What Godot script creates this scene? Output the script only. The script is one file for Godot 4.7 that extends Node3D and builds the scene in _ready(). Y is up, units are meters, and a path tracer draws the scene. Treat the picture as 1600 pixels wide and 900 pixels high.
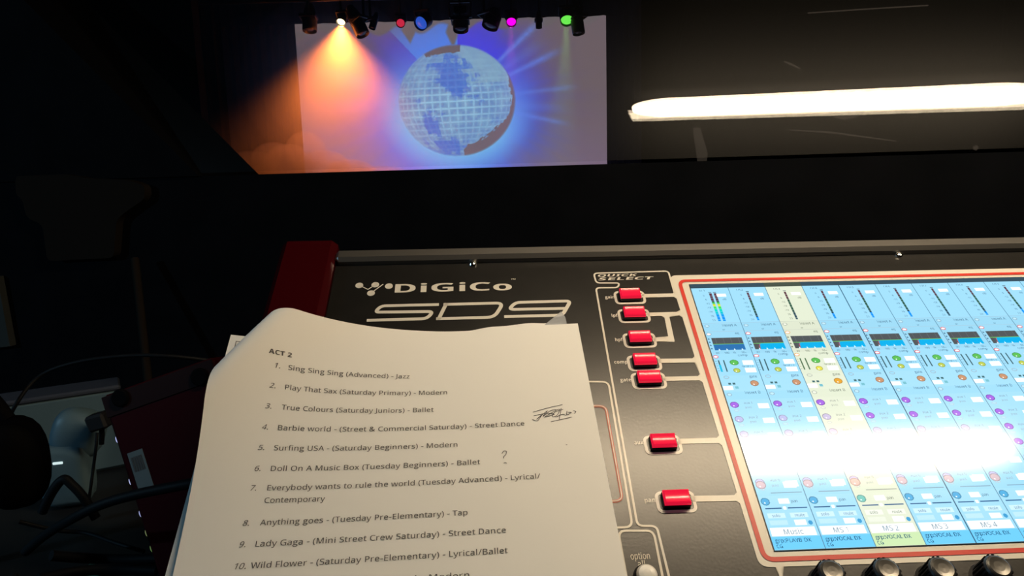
extends Node3D
# A sound booth at the back of a theatre: mixing console with a running order on it, window to the stage.

var used := {}
var M := {}
var glyphs := {}
var face: SystemFont
var face_bold: SystemFont
var rng := RandomNumberGenerator.new()

# ---------------------------------------------------------------- bookkeeping
func numbered(called: String) -> String:
	used[called] = used.get(called, -1) + 1
	return called if used[called] == 0 else "%s_%03d" % [called, used[called]]

func tag(o: Node, label: String, category: String, group := "", kind := ""):
	if label: o.set_meta("label", label)
	if category: o.set_meta("category", category)
	if group: o.set_meta("group", group)
	if kind: o.set_meta("kind", kind)

func thing(called: String, at: Transform3D, label: String, category: String, group := "") -> Node3D:
	var o := Node3D.new()
	o.name = numbered(called)
	o.transform = at
	add_child(o, true)
	tag(o, label, category, group)
	return o

func obj(called: String, mesh: Mesh, material: Material, parent: Node3D = null) -> MeshInstance3D:
	var o := MeshInstance3D.new()
	o.name = called if parent else numbered(called)
	o.mesh = mesh
	o.material_override = material
	o.cast_shadow = GeometryInstance3D.SHADOW_CASTING_SETTING_ON
	(parent if parent else self).add_child(o, true)
	return o

func struct(called: String, mesh: Mesh, material: Material, parent: Node3D = null) -> MeshInstance3D:
	var o := obj(called, mesh, material, parent)
	if parent == null: o.set_meta("kind", "structure")
	return o

# ---------------------------------------------------------------- materials
func mat(r: float, g: float, b: float, rough: float, metal := 0.0, spec := 0.5) -> StandardMaterial3D:
	var m := StandardMaterial3D.new()
	m.albedo_color = Color(r, g, b).linear_to_srgb()
	m.roughness = rough
	m.metallic = metal
	m.metallic_specular = spec
	return m

func glow(m: StandardMaterial3D, r: float, g: float, b: float, times: float) -> StandardMaterial3D:
	m.emission_enabled = true
	m.emission = Color(r, g, b).linear_to_srgb()
	m.emission_energy_multiplier = times
	return m

func noise_tex(freq: float, lo: Color, hi: Color, seed_: int, as_normal := false) -> NoiseTexture2D:
	var n := FastNoiseLite.new()
	n.seed = seed_
	n.frequency = freq
	n.fractal_octaves = 4
	var t := NoiseTexture2D.new()
	t.width = 256
	t.height = 256
	t.seamless = true
	t.noise = n
	if as_normal:
		t.as_normal_map = true
		t.bump_strength = 2.0
	else:
		var gr := Gradient.new()
		gr.set_color(0, lo)
		gr.set_color(1, hi)
		t.color_ramp = gr
	return t

func textured(m: StandardMaterial3D, t: Texture2D, scale: float) -> StandardMaterial3D:
	m.albedo_texture = t
	m.uv1_triplanar = true
	m.uv1_scale = Vector3.ONE * scale
	return m

func relief(m: StandardMaterial3D, t: Texture2D, scale: float, amount: float) -> StandardMaterial3D:
	m.normal_enabled = true
	m.normal_texture = t
	m.normal_scale = amount
	m.uv1_triplanar = true
	m.uv1_scale = Vector3.ONE * scale
	return m

# ---------------------------------------------------------------- shapes
func begin() -> SurfaceTool:
	var st := SurfaceTool.new()
	st.begin(Mesh.PRIMITIVE_TRIANGLES)
	return st

func tri(st: SurfaceTool, a: Vector3, b: Vector3, c: Vector3, na: Vector3, nb: Vector3, nc: Vector3):
	var flip := (c - a).cross(b - a).dot(na + nb + nc) < 0.0
	st.set_normal(na); st.add_vertex(a)
	if flip:
		st.set_normal(nc); st.add_vertex(c)
		st.set_normal(nb); st.add_vertex(b)
	else:
		st.set_normal(nb); st.add_vertex(b)
		st.set_normal(nc); st.add_vertex(c)

func quad(st: SurfaceTool, a: Vector3, b: Vector3, c: Vector3, d: Vector3, n: Vector3):
	tri(st, a, b, c, n, n, n)
	tri(st, a, c, d, n, n, n)

func box(st: SurfaceTool, xf: Transform3D, size: Vector3, bevel := 0.0):
	var h := size / 2.0
	var i := h - Vector3.ONE * minf(bevel, minf(h.x, minf(h.y, h.z)) * 0.98)
	var B := xf.basis.orthonormalized()
	for ax in 3:
		var u := (ax + 1) % 3
		var v := (ax + 2) % 3
		for s in [-1.0, 1.0]:
			var n := Vector3.ZERO
			n[ax] = s
			var q: Array[Vector3] = []
			for k in [[-1.0, -1.0], [1.0, -1.0], [1.0, 1.0], [-1.0, 1.0]]:
				var p := Vector3.ZERO
				p[ax] = s * h[ax]
				p[u] = k[0] * i[u]
				p[v] = k[1] * i[v]
				q.append(xf * p)
			quad(st, q[0], q[1], q[2], q[3], B * n)
	if bevel <= 0.0: return
	for ax in 3:                                            # edges along ax
		var u := (ax + 1) % 3
		var v := (ax + 2) % 3
		for su in [-1.0, 1.0]:
			for sv in [-1.0, 1.0]:
				var n := Vector3.ZERO
				n[u] = su
				n[v] = sv
				var q: Array[Vector3] = []
				for k in [[-1.0, 0], [1.0, 0], [1.0, 1], [-1.0, 1]]:
					var p := Vector3.ZERO
					p[ax] = k[0] * i[ax]
					p[u] = su * (h[u] if k[1] == 0 else i[u])
					p[v] = sv * (i[v] if k[1] == 0 else h[v])
					q.append(xf * p)
				quad(st, q[0], q[1], q[2], q[3], B * n.normalized())
	for sx in [-1.0, 1.0]:
		for sy in [-1.0, 1.0]:
			for sz in [-1.0, 1.0]:
				var s := Vector3(sx, sy, sz)
				var n := B * s.normalized()
				tri(st, xf * (s * Vector3(h.x, i.y, i.z)), xf * (s * Vector3(i.x, h.y, i.z)), xf * (s * Vector3(i.x, i.y, h.z)), n, n, n)

func box_mesh(size: Vector3, bevel := 0.0, at := Vector3.ZERO) -> ArrayMesh:
	var st := begin()
	box(st, Transform3D(Basis.IDENTITY, at), size, bevel)
	return st.commit()

func lathe(st: SurfaceTool, xf: Transform3D, prof: PackedVector2Array, seg := 24):
	var B := xf.basis.orthonormalized()
	for k in prof.size() - 1:
		var d := prof[k + 1] - prof[k]
		var n2 := Vector2(d.y, -d.x).normalized()
		for j in seg:
			var a0 := TAU * j / seg
			var a1 := TAU * (j + 1) / seg
			var e0 := Vector3(cos(a0), 0, sin(a0))
			var e1 := Vector3(cos(a1), 0, sin(a1))
			var up := Vector3.UP
			var p := [e0 * prof[k].x + up * prof[k].y, e1 * prof[k].x + up * prof[k].y, e1 * prof[k + 1].x + up * prof[k + 1].y, e0 * prof[k + 1].x + up * prof[k + 1].y]
			var n0 := B * (e0 * n2.x + up * n2.y)
			var n1 := B * (e1 * n2.x + up * n2.y)
			if prof[k].x > 1e-6: tri(st, xf * p[0], xf * p[1], xf * p[2], n0, n1, n1)
			if prof[k + 1].x > 1e-6: tri(st, xf * p[0], xf * p[2], xf * p[3], n0, n1, n0)

func lathe_mesh(prof: PackedVector2Array, seg := 24, xf := Transform3D.IDENTITY) -> ArrayMesh:
	var st := begin()
	lathe(st, xf, prof, seg)
	return st.commit()

func smooth_path(pts: PackedVector3Array, per := 8) -> PackedVector3Array:
	var out := PackedVector3Array()
	for k in pts.size() - 1:
		var a := pts[maxi(k - 1, 0)]
		var d := pts[mini(k + 2, pts.size() - 1)]
		for j in per:
			out.append(pts[k].cubic_interpolate(pts[k + 1], a, d, float(j) / per))
	out.append(pts[-1])
	return out

func tube(st: SurfaceTool, raw: PackedVector3Array, r: float, seg := 10):
	var pts := smooth_path(raw)
	var side := Vector3.ZERO
	var rings := []
	for k in pts.size():
		var t := (pts[mini(k + 1, pts.size() - 1)] - pts[maxi(k - 1, 0)]).normalized()
		if side == Vector3.ZERO: side = t.cross(Vector3.UP if absf(t.y) < 0.9 else Vector3.RIGHT).normalized()
		side = (side - t * side.dot(t)).normalized()
		var other := t.cross(side)
		var ring := []
		for j in seg:
			ring.append(side * cos(TAU * j / seg) + other * sin(TAU * j / seg))
		rings.append(ring)
	for k in pts.size() - 1:
		for j in seg:
			var j1 := (j + 1) % seg
			var a: Vector3 = rings[k][j]
			var b: Vector3 = rings[k][j1]
			var c: Vector3 = rings[k + 1][j1]
			var d: Vector3 = rings[k + 1][j]
			tri(st, pts[k] + a * r, pts[k] + b * r, pts[k + 1] + c * r, a, b, c)
			tri(st, pts[k] + a * r, pts[k + 1] + c * r, pts[k + 1] + d * r, a, c, d)
	for e in [0, pts.size() - 1]:
		var n := (pts[0] - pts[1]).normalized() if e == 0 else (pts[-1] - pts[-2]).normalized()
		for j in range(1, seg - 1):
			tri(st, pts[e] + rings[e][0] * r, pts[e] + rings[e][j] * r, pts[e] + rings[e][j + 1] * r, n, n, n)

func tube_mesh(raw: PackedVector3Array, r: float, seg := 10) -> ArrayMesh:
	var st := begin()
	tube(st, raw, r, seg)
	return st.commit()

# a polygon in (x, z) raised from y0 to y1
func prism(st: SurfaceTool, poly: PackedVector2Array, y0: float, y1: float, xf := Transform3D.IDENTITY):
	var B := xf.basis.orthonormalized()
	var idx := Geometry2D.triangulate_polygon(poly)
	for k in range(0, idx.size(), 3):
		var a := poly[idx[k]]
		var b := poly[idx[k + 1]]
		var c := poly[idx[k + 2]]
		for yy in [[y1, B.y], [y0, -B.y]]:
			tri(st, xf * Vector3(a.x, yy[0], a.y), xf * Vector3(b.x, yy[0], b.y), xf * Vector3(c.x, yy[0], c.y), yy[1], yy[1], yy[1])
	var cw := Geometry2D.is_polygon_clockwise(poly)
	for k in poly.size():
		var a := poly[k]
		var b := poly[(k + 1) % poly.size()]
		var d := (b - a).normalized()
		var n2 := Vector2(d.y, -d.x) * (1.0 if not cw else -1.0)
		quad(st, xf * Vector3(a.x, y0, a.y), xf * Vector3(b.x, y0, b.y), xf * Vector3(b.x, y1, b.y), xf * Vector3(a.x, y1, a.y), B * Vector3(n2.x, 0, n2.y))

func prism_mesh(poly: PackedVector2Array, y0: float, y1: float, xf := Transform3D.IDENTITY) -> ArrayMesh:
	var st := begin()
	prism(st, poly, y0, y1, xf)
	return st.commit()

# a rounded solid: |x|^e + |y|^e + |z|^e = 1
func pebble(st: SurfaceTool, xf: Transform3D, size: Vector3, e := 3.5, seg := 28):
	var B := xf.basis.orthonormalized()
	var f := func(i: int, j: int) -> Array:
		var th := PI * i / (seg / 2.0) - PI / 2.0
		var ph := TAU * j / seg
		var d := Vector3(cos(th) * cos(ph), sin(th), cos(th) * sin(ph))
		var k := pow(pow(absf(d.x), e) + pow(absf(d.y), e) + pow(absf(d.z), e), -1.0 / e)
		var p := d * k
		var n := Vector3(signf(p.x) * pow(absf(p.x), e - 1) / size.x, signf(p.y) * pow(absf(p.y), e - 1) / size.y, signf(p.z) * pow(absf(p.z), e - 1) / size.z).normalized()
		return [xf * (p * size / 2.0), B * n]
	for i in seg / 2:
		for j in seg:
			var a: Array = f.call(i, j)
			var b: Array = f.call(i, j + 1)
			var c: Array = f.call(i + 1, j + 1)
			var d: Array = f.call(i + 1, j)
			tri(st, a[0], b[0], c[0], a[1], b[1], c[1])
			tri(st, a[0], c[0], d[0], a[1], c[1], d[1])

func pebble_mesh(size: Vector3, e := 3.5, xf := Transform3D.IDENTITY) -> ArrayMesh:
	var st := begin()
	pebble(st, xf, size, e)
	return st.commit()

func round_corners(p: PackedVector2Array, r: float, closed := false, steps := 6) -> PackedVector2Array:
	var out := PackedVector2Array()
	var n := p.size()
	for k in n:
		if not closed and (k == 0 or k == n - 1):
			out.append(p[k])
			continue
		var a := p[(k + n - 1) % n] - p[k]
		var b := p[(k + 1) % n] - p[k]
		var t := minf(r, minf(a.length(), b.length()) * 0.48)
		var s := p[k] + a.normalized() * t
		var e := p[k] + b.normalized() * t
		for j in steps + 1:
			var w := float(j) / steps
			out.append(s.lerp(p[k], w).lerp(p[k].lerp(e, w), w))
	return out

# an inked line lying on a surface; put(Vector2) gives the point on it
func ribbon(st: SurfaceTool, p: PackedVector2Array, width: float, put: Callable, up: Vector3, closed := false):
	var n := p.size()
	var l := PackedVector2Array()
	var r := PackedVector2Array()
	for k in n:
		var d0 := (p[k] - p[(k + n - 1) % n]).normalized() if closed or k > 0 else (p[1] - p[0]).normalized()
		var d1 := (p[(k + 1) % n] - p[k]).normalized() if closed or k < n - 1 else (p[n - 1] - p[n - 2]).normalized()
		var t := (d0 + d1).normalized() if (d0 + d1).length() > 1e-4 else d0
		var m := Vector2(-t.y, t.x) * (width / 2.0) / maxf(0.45, t.dot(d0))
		l.append(p[k] + m)
		r.append(p[k] - m)
	for k in (n if closed else n - 1):
		var j := (k + 1) % n
		var q := [put.call(l[k]), put.call(r[k]), put.call(r[j]), put.call(l[j])]
		tri(st, q[0], q[1], q[2], up, up, up)
		tri(st, q[0], q[2], q[3], up, up, up)

func ribbon_mesh(p: PackedVector2Array, width: float, put: Callable, closed := false) -> ArrayMesh:
	var st := begin()
	ribbon(st, p, width, put, Vector3.UP, closed)
	return st.commit()

# ---------------------------------------------------------------- lettering
# triangles of a text, baseline at y = 0, starting at x = 0, capital H one unit high
func letters(text: String, bold := false) -> PackedVector2Array:
	var key := text + ("#b" if bold else "")
	if glyphs.has(key): return glyphs[key]
	var tm := TextMesh.new()
	tm.font = face_bold if bold else face
	tm.font_size = 64
	tm.pixel_size = 0.01
	tm.depth = 0.0
	tm.curve_step = 1.0
	tm.horizontal_alignment = HORIZONTAL_ALIGNMENT_LEFT
	tm.text = "H"
	var hv: PackedVector3Array = tm.surface_get_arrays(0)[Mesh.ARRAY_VERTEX]
	var lo := 1e9
	var hi := -1e9
	for q in hv:
		lo = minf(lo, q.y)
		hi = maxf(hi, q.y)
	tm.text = text
	var arr := tm.surface_get_arrays(0)
	var v: PackedVector3Array = arr[Mesh.ARRAY_VERTEX]
	var idx: PackedInt32Array = arr[Mesh.ARRAY_INDEX]
	var left := 1e9
	for q in v: left = minf(left, q.x)
	var out := PackedVector2Array()
	for k in idx:
		out.append(Vector2(v[k].x - left, v[k].y - lo) / (hi - lo))
	glyphs[key] = out
	return out

func width_of(t: PackedVector2Array) -> float:
	var w := 0.0
	for q in t: w = maxf(w, q.x)
	return w

# text set into a box of that width and capital height at its left end of the baseline
func text_mesh(text: String, at: Vector2, width: float, cap: float, put: Callable, slant := 0.0, bold := false) -> ArrayMesh:
	var t := letters(text, bold)
	var sx := width / width_of(t)
	var st := begin()
	for k in range(0, t.size(), 3):
		var q := []
		for j in 3:
			q.append(put.call(at + Vector2(t[k + j].x * sx + t[k + j].y * cap * slant, -t[k + j].y * cap)))
		tri(st, q[0], q[1], q[2], Vector3.UP, Vector3.UP, Vector3.UP)
	return st.commit()

func fill_tri(im: Image, a: Vector2, b: Vector2, c: Vector2, col: Color):
	var area := (b - a).cross(c - a)
	if absf(area) < 0.01: return
	for y in range(maxi(0, int(minf(a.y, minf(b.y, c.y)))), mini(im.get_height() - 1, int(maxf(a.y, maxf(b.y, c.y))) + 1)):
		for x in range(maxi(0, int(minf(a.x, minf(b.x, c.x)))), mini(im.get_width() - 1, int(maxf(a.x, maxf(b.x, c.x))) + 1)):
			var p := Vector2(x + 0.5, y + 0.5)
			var w0 := (b - a).cross(p - a) / area
			var w1 := (c - b).cross(p - b) / area
			var w2 := (a - c).cross(p - c) / area
			if w0 >= -0.01 and w1 >= -0.01 and w2 >= -0.01: im.set_pixel(x, y, col)

func ink(im: Image, text: String, at: Vector2, cap: float, col: Color, width := 0.0):
	var t := letters(text)
	var sx := width / width_of(t) if width > 0.0 else cap
	for k in range(0, t.size(), 3):
		fill_tri(im, at + Vector2(t[k].x * sx, -t[k].y * cap), at + Vector2(t[k + 1].x * sx, -t[k + 1].y * cap), at + Vector2(t[k + 2].x * sx, -t[k + 2].y * cap), col)

func disc(im: Image, c: Vector2, rx: float, ry: float, col: Color):
	for y in range(maxi(0, int(c.y - ry)), mini(im.get_height(), int(c.y + ry) + 1)):
		var w := 1.0 - pow((y + 0.5 - c.y) / ry, 2)
		if w <= 0: continue
		var hw := rx * sqrt(w)
		im.fill_rect(Rect2i(int(c.x - hw), y, maxi(1, int(hw * 2)), 1), col)

# ================================================================ the scene
var cam: Camera3D

func _ready():
	rng.seed = 7
	# ---- camera, sky, lights, exposure
	cam = Camera3D.new()
	cam.name = "camera"
	cam.fov = rad_to_deg(2.0 * atan(450.0 / 1150.0))
	cam.near = 0.02
	cam.far = 100.0
	cam.transform = Transform3D(Basis(Vector3(0.9996, -0.0281, 0.0045), Vector3(0.0285, 0.9873, -0.1564), Vector3(0, 0.1564, 0.9877)), Vector3(0, 1.25, 0))
	add_child(cam)
	cam.current = true
	var env := Environment.new()
	env.background_mode = Environment.BG_COLOR
	env.background_color = Color(0, 0, 0)
	env.ambient_light_source = Environment.AMBIENT_SOURCE_DISABLED
	env.tonemap_mode = Environment.TONE_MAPPER_LINEAR
	env.tonemap_exposure = 1.0
	env.sdfgi_enabled = true
	env.ssao_enabled = true
	env.ssil_enabled = true
	env.volumetric_fog_enabled = true
	env.volumetric_fog_density = 0.0
	var we := WorldEnvironment.new()
	we.name = "environment"
	we.environment = env
	add_child(we)

	face = SystemFont.new()
	face.font_names = PackedStringArray(["Droid Sans"])
	face_bold = SystemFont.new()
	face_bold.font_names = PackedStringArray(["Droid Sans"])
	face_bold.font_weight = 700

	M.black_paint = textured(mat(1, 1, 1, 0.85), noise_tex(0.03, Color(0.02, 0.025, 0.035), Color(0.045, 0.05, 0.065), 3), 2.0)
	M.black_paint.metallic_specular = 0.15
	M.black_wall = textured(mat(1, 1, 1, 0.7), noise_tex(0.02, Color(0.035, 0.035, 0.045), Color(0.06, 0.06, 0.07), 4), 1.5)
	M.black_wall.metallic_specular = 0.2
	M.drape = textured(mat(1, 1, 1, 0.95, 0.0, 0.1), noise_tex(0.05, Color(0.09, 0.08, 0.08), Color(0.13, 0.11, 0.11), 5), 1.0)
	M.dark_drape = textured(mat(1, 1, 1, 0.95, 0.0, 0.12), noise_tex(0.05, Color(0.04, 0.04, 0.05), Color(0.07, 0.07, 0.08), 6), 1.0)
	M.black_metal = mat(0.012, 0.012, 0.015, 0.45)
	M.black_plastic = mat(0.012, 0.012, 0.014, 0.4)
	M.rubber = mat(0.003, 0.003, 0.0035, 0.75, 0.0, 0.15)
	M.panel = textured(relief(mat(1, 1, 1, 0.31, 0.0, 0.58), noise_tex(0.2, Color.WHITE, Color.BLACK, 9, true), 9.0, 0.03), noise_tex(0.03, Color(0.08, 0.078, 0.076), Color(0.115, 0.112, 0.108), 8), 9.0)
	M.print = mat(0.68, 0.65, 0.58, 0.34, 0.0, 0.6)
	M.red_print = mat(0.6, 0.03, 0.018, 0.38)
	M.red_paint = mat(0.034, 0.0008, 0.0022, 0.2)
	M.chrome = mat(0.75, 0.74, 0.72, 0.15, 1.0)
	M.silver = relief(mat(0.26, 0.25, 0.24, 0.38, 0.9), noise_tex(0.2, Color.WHITE, Color.BLACK, 12, true), 30.0, 0.2)
	M.paper = relief(mat(0.82, 0.82, 0.8, 0.8), noise_tex(0.01, Color.WHITE, Color.BLACK, 14, true), 4.0, 0.25)
	M.print_ink = mat(0.09, 0.085, 0.085, 0.7)
	M.pen_ink = mat(0.02, 0.02, 0.035, 0.6)
	M.dimmed_white_plastic = mat(0.11, 0.185, 0.225, 0.45)  # white plastic, its colour darkened and blued for the dim cool light
	M.cable = mat(0.006, 0.007, 0.009, 0.6, 0.0, 0.25)

	room()
	window()
	tube_lamp()
	stage()
	console()
	papers()
	left_desk()

# ---------------------------------------------------------------- the booth
func wall_frame(off: float) -> Transform3D:
	# x along the front wall, y up, z out of it towards the operator
	var psi := -0.2107
	return Transform3D(Basis(Vector3.UP, psi), Vector3(0, 0, -0.75) + Vector3(sin(psi), 0, cos(psi)) * off)

# the same frame for prism(): polygon (x, y) standing in the wall, thickness towards the operator
func wall_prism(off: float) -> Transform3D:
	var f := wall_frame(off)
	return Transform3D(Basis(f.basis.x, f.basis.z, f.basis.y), f.origin)

func room():
	struct("floor", box_mesh(Vector3(3.4, 0.1, 3.4), 0, Vector3(-0.1, -0.05, 0.2)), textured(mat(1, 1, 1, 0.9), noise_tex(0.08, Color(0.1, 0.1, 0.11), Color(0.16, 0.16, 0.17), 21), 6.0))
	struct("ceiling", box_mesh(Vector3(3.4, 0.1, 3.4), 0, Vector3(-0.1, 2.45, 0.2)), M.black_wall)
	struct("wall_left", box_mesh(Vector3(0.1, 2.4, 2.9), 0, Vector3(-1.65, 1.2, 0.3)), M.black_wall)
	struct("wall_right", box_mesh(Vector3(0.1, 2.4, 2.4), 0, Vector3(1.45, 1.2, 0.55)), M.black_wall)
	struct("wall_back", box_mesh(Vector3(3.2, 2.4, 0.1), 0, Vector3(-0.1, 1.2, 1.75)), M.black_wall)
	var st := begin()
	var xf := wall_prism(0.0)
	prism(st, PackedVector2Array([Vector2(-1.75, 0), Vector2(1.5, 0), Vector2(1.5, 1.2545), Vector2(-1.75, 1.2545)]), -0.12, 0.0, xf)
	prism(st, PackedVector2Array([Vector2(-1.75, 1.95), Vector2(1.5, 1.95), Vector2(1.5, 2.4), Vector2(-1.75, 2.4)]), -0.12, 0.0, xf)
	prism(st, PackedVector2Array([Vector2(1.2, 1.2545), Vector2(1.5, 1.2545), Vector2(1.5, 1.95), Vector2(1.2, 1.95)]), -0.12, 0.0, xf)
	struct("wall_front", st.commit(), M.black_paint)
	# the wall left of the window ends in a raking edge
	var inv := wall_frame(0.0).affine_inverse()
	var lo: Vector3 = inv * Vector3(-0.3395, 1.2539, -0.8226)
	var hi: Vector3 = inv * Vector3(-0.5336, 1.4542, -0.8641)
	var dir := (Vector2(hi.x, hi.y) - Vector2(lo.x, lo.y)).normalized()
	var a := Vector2(lo.x, 1.2545)
	var top := a + dir * ((1.95 - a.y) / dir.y)
	struct("wall_front", prism_mesh(PackedVector2Array([Vector2(-1.75, 1.2545), a, top, Vector2(-1.75, 1.95)]), -0.12, 0.004, xf), M.black_paint)
	# desk that follows the front wall
	var d := thing("desk", Transform3D(Basis.IDENTITY, Vector3(0, 0, 0)), "black desk top under the mixing console and the cables", "desk")
	var fr := wall_frame(0.004)
	var b0 := fr * Vector3(-1.25, 0, 0)
	var b1 := fr * Vector3(1.15, 0, 0)
	obj("desk_top", prism_mesh(PackedVector2Array([Vector2(b0.x, b0.z), Vector2(b1.x, b1.z), Vector2(b1.x, -0.12), Vector2(b0.x, -0.12)]), 0.9, 0.936), mat(0.01, 0.01, 0.011, 0.5), d)
	for x in [-1.1, 1.0]:
		obj("leg", box_mesh(Vector3(0.05, 0.9, 0.05), 0.004, Vector3(x, 0.45, -0.17)), M.black_metal, d)
		obj("leg", box_mesh(Vector3(0.05, 0.9, 0.05), 0.004, Vector3(x, 0.45, -0.85 if x < 0 else -0.38)), M.black_metal, d)

func window():
	var w := Node3D.new()
	w.name = "window_1"
	w.set_meta("kind", "structure")
	add_child(w, true)
	w.transform = Transform3D(wall_frame(0.0).basis * Basis(Vector3.RIGHT, -0.2745), Vector3(0, 1.25, -0.75))
	var g := StandardMaterial3D.new()
	g.transparency = BaseMaterial3D.TRANSPARENCY_ALPHA
	g.albedo_color = Color(0, 0, 0, 0.01)
	g.roughness = 0.0
	g.metallic_specular = 0.5
	var dust_halo := mat(0.0, 0.0, 0.0, 0.32)
	dust_halo.transparency = BaseMaterial3D.TRANSPARENCY_ALPHA
	dust_halo.albedo_color = Color(0, 0, 0, 0.065)
	obj("dust_halo_film", box_mesh(Vector3(1.89, 0.67, 0.0002), 0, Vector3(0.22, 0.343, 0.0004)), dust_halo, w)  # rough film on the glass, added to spread the lamp reflection into a halo
	# faint reflections and smudges, painted as pale patches on the pane
	var reflection_smear := mat(0.6, 0.6, 0.62, 0.6)
	reflection_smear.transparency = BaseMaterial3D.TRANSPARENCY_ALPHA
	reflection_smear.albedo_color = Color(0.8, 0.78, 0.8, 0.018)
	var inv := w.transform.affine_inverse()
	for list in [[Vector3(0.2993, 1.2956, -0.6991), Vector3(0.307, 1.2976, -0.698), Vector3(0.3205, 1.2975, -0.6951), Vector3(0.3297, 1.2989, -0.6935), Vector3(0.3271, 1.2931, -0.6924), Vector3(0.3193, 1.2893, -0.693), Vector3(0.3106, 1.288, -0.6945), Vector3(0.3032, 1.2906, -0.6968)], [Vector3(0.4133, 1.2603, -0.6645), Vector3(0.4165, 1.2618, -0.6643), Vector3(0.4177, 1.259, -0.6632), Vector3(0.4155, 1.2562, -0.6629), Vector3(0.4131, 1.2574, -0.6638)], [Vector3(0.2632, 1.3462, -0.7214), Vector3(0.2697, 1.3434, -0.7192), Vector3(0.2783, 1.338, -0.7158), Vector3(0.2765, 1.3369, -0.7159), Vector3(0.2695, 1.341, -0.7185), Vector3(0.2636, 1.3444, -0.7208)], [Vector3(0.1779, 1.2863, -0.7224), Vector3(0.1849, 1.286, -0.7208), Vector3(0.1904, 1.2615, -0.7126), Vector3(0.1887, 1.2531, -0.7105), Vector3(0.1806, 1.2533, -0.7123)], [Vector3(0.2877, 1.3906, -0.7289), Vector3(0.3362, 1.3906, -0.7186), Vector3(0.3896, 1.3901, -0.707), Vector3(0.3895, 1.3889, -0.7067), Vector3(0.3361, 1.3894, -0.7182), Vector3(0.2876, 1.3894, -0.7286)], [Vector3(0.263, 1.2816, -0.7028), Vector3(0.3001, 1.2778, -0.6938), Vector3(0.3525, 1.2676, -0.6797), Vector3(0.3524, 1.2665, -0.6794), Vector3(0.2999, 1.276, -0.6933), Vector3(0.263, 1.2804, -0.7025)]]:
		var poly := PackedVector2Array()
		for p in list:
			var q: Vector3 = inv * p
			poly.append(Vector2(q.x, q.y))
		obj("reflection_smear", prism_mesh(poly, 0.0006, 0.0008, Transform3D(Basis(Vector3.RIGHT, Vector3.BACK, Vector3.UP), Vector3.ZERO)), reflection_smear, w)
	obj("pane", box_mesh(Vector3(1.9, 0.68, 0.006), 0, Vector3(0.22, 0.343, -0.003)), g, w)

func tube_lamp():
	var a := Vector3(0.02, 1.588, -0.3681)
	var b := Vector3(0.5611, 1.4877, -0.3893)
	var x := (b - a).normalized()
	var n := a.distance_to(b)
	var mid := (a + b) / 2.0
	var z := x.cross(Vector3.UP).normalized()
	var t := thing("tube_lamp", Transform3D(Basis(x, z.cross(x), z), mid), "slim white tube lamp hung over the mixing console, mirrored in the window", "lamp")
	var prof := PackedVector2Array()
	var r := 0.0125
	for k in 9:
		prof.append(Vector2(r * sin(PI / 2 * k / 8.0), -n / 2 + r * 5.0 * (1.0 - cos(PI / 2 * k / 8.0))))
	for k in 9:
		prof.append(Vector2(r * cos(PI / 2 * k / 8.0), n / 2 - r * 5.0 * (1.0 - sin(PI / 2 * k / 8.0))))
	var tm := glow(mat(0.9, 0.9, 0.88, 0.3), 1.0, 0.79, 0.53, LAMP * 0.75)
	obj("tube", lathe_mesh(prof, 24, Transform3D(Basis(Vector3.FORWARD, PI / 2), Vector3.ZERO)), tm, t)
	obj("housing", box_mesh(Vector3(n * 1.02, 0.016, 0.045), 0.004, Vector3(0, 0.026, 0)), M.rubber, t)
	for s in [-1.0, 1.0]:
		obj("suspension_rod", tube_mesh(PackedVector3Array([Vector3(s * n * 0.4, 0.03, 0), Vector3(s * n * 0.4, 0.4, 0), Vector3(s * n * 0.4, 0.74 + s * 0.045, 0)]), 0.003), M.black_metal, t)
	var al := AreaLight3D.new()
	al.name = "tube_lamp_light"
	al.area_size = Vector2(n, 0.025)
	al.light_color = Color(1.0, 0.79, 0.53).linear_to_srgb()
	al.light_energy = LAMP * 0.25 * n * 0.025 / PI
	al.area_normalize_energy = true
	al.area_range = 20.0
	al.shadow_enabled = true
	t.add_child(al)
	al.transform = Transform3D(Basis(Vector3.RIGHT, -PI / 2), Vector3(0, -0.0135, 0))

const LAMP := 72.0

# ---------------------------------------------------------------- the stage
func curtain(called: String, a: Vector3, b: Vector3, height: float, folds: float, deep: float, m: Material) -> MeshInstance3D:
	# hangs from a to b (bottom corners), folded along its width, with a hem
	var st := begin()
	var n := int(folds * 10)
	var along := (b - a) / n
	var out := (b - a).normalized().cross(Vector3.UP)
	var at := func(k: int) -> Vector3: return a + along * k + out * (deep * (sin(TAU * folds * k / n) + 0.35 * sin(TAU * folds * 2.7 * k / n + 1.0)))
	for side in [0.0, -0.02]:
		for k in n:
			var p: Vector3 = at.call(k) + out * side
			var q: Vector3 = at.call(k + 1) + out * side
			var p0: Vector3 = at.call(maxi(k - 1, 0))
			var q1: Vector3 = at.call(mini(k + 2, n))
			var np := (q - p0).cross(Vector3.UP).normalized() * (1.0 if side == 0.0 else -1.0)
			var nq := (q1 - p).cross(Vector3.UP).normalized() * (1.0 if side == 0.0 else -1.0)
			var u := Vector3.UP * height
			tri(st, p, q, q + u, np, nq, nq)
			tri(st, p, q + u, p + u, np, nq, np)
	return obj(called, st.commit(), m)

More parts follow.
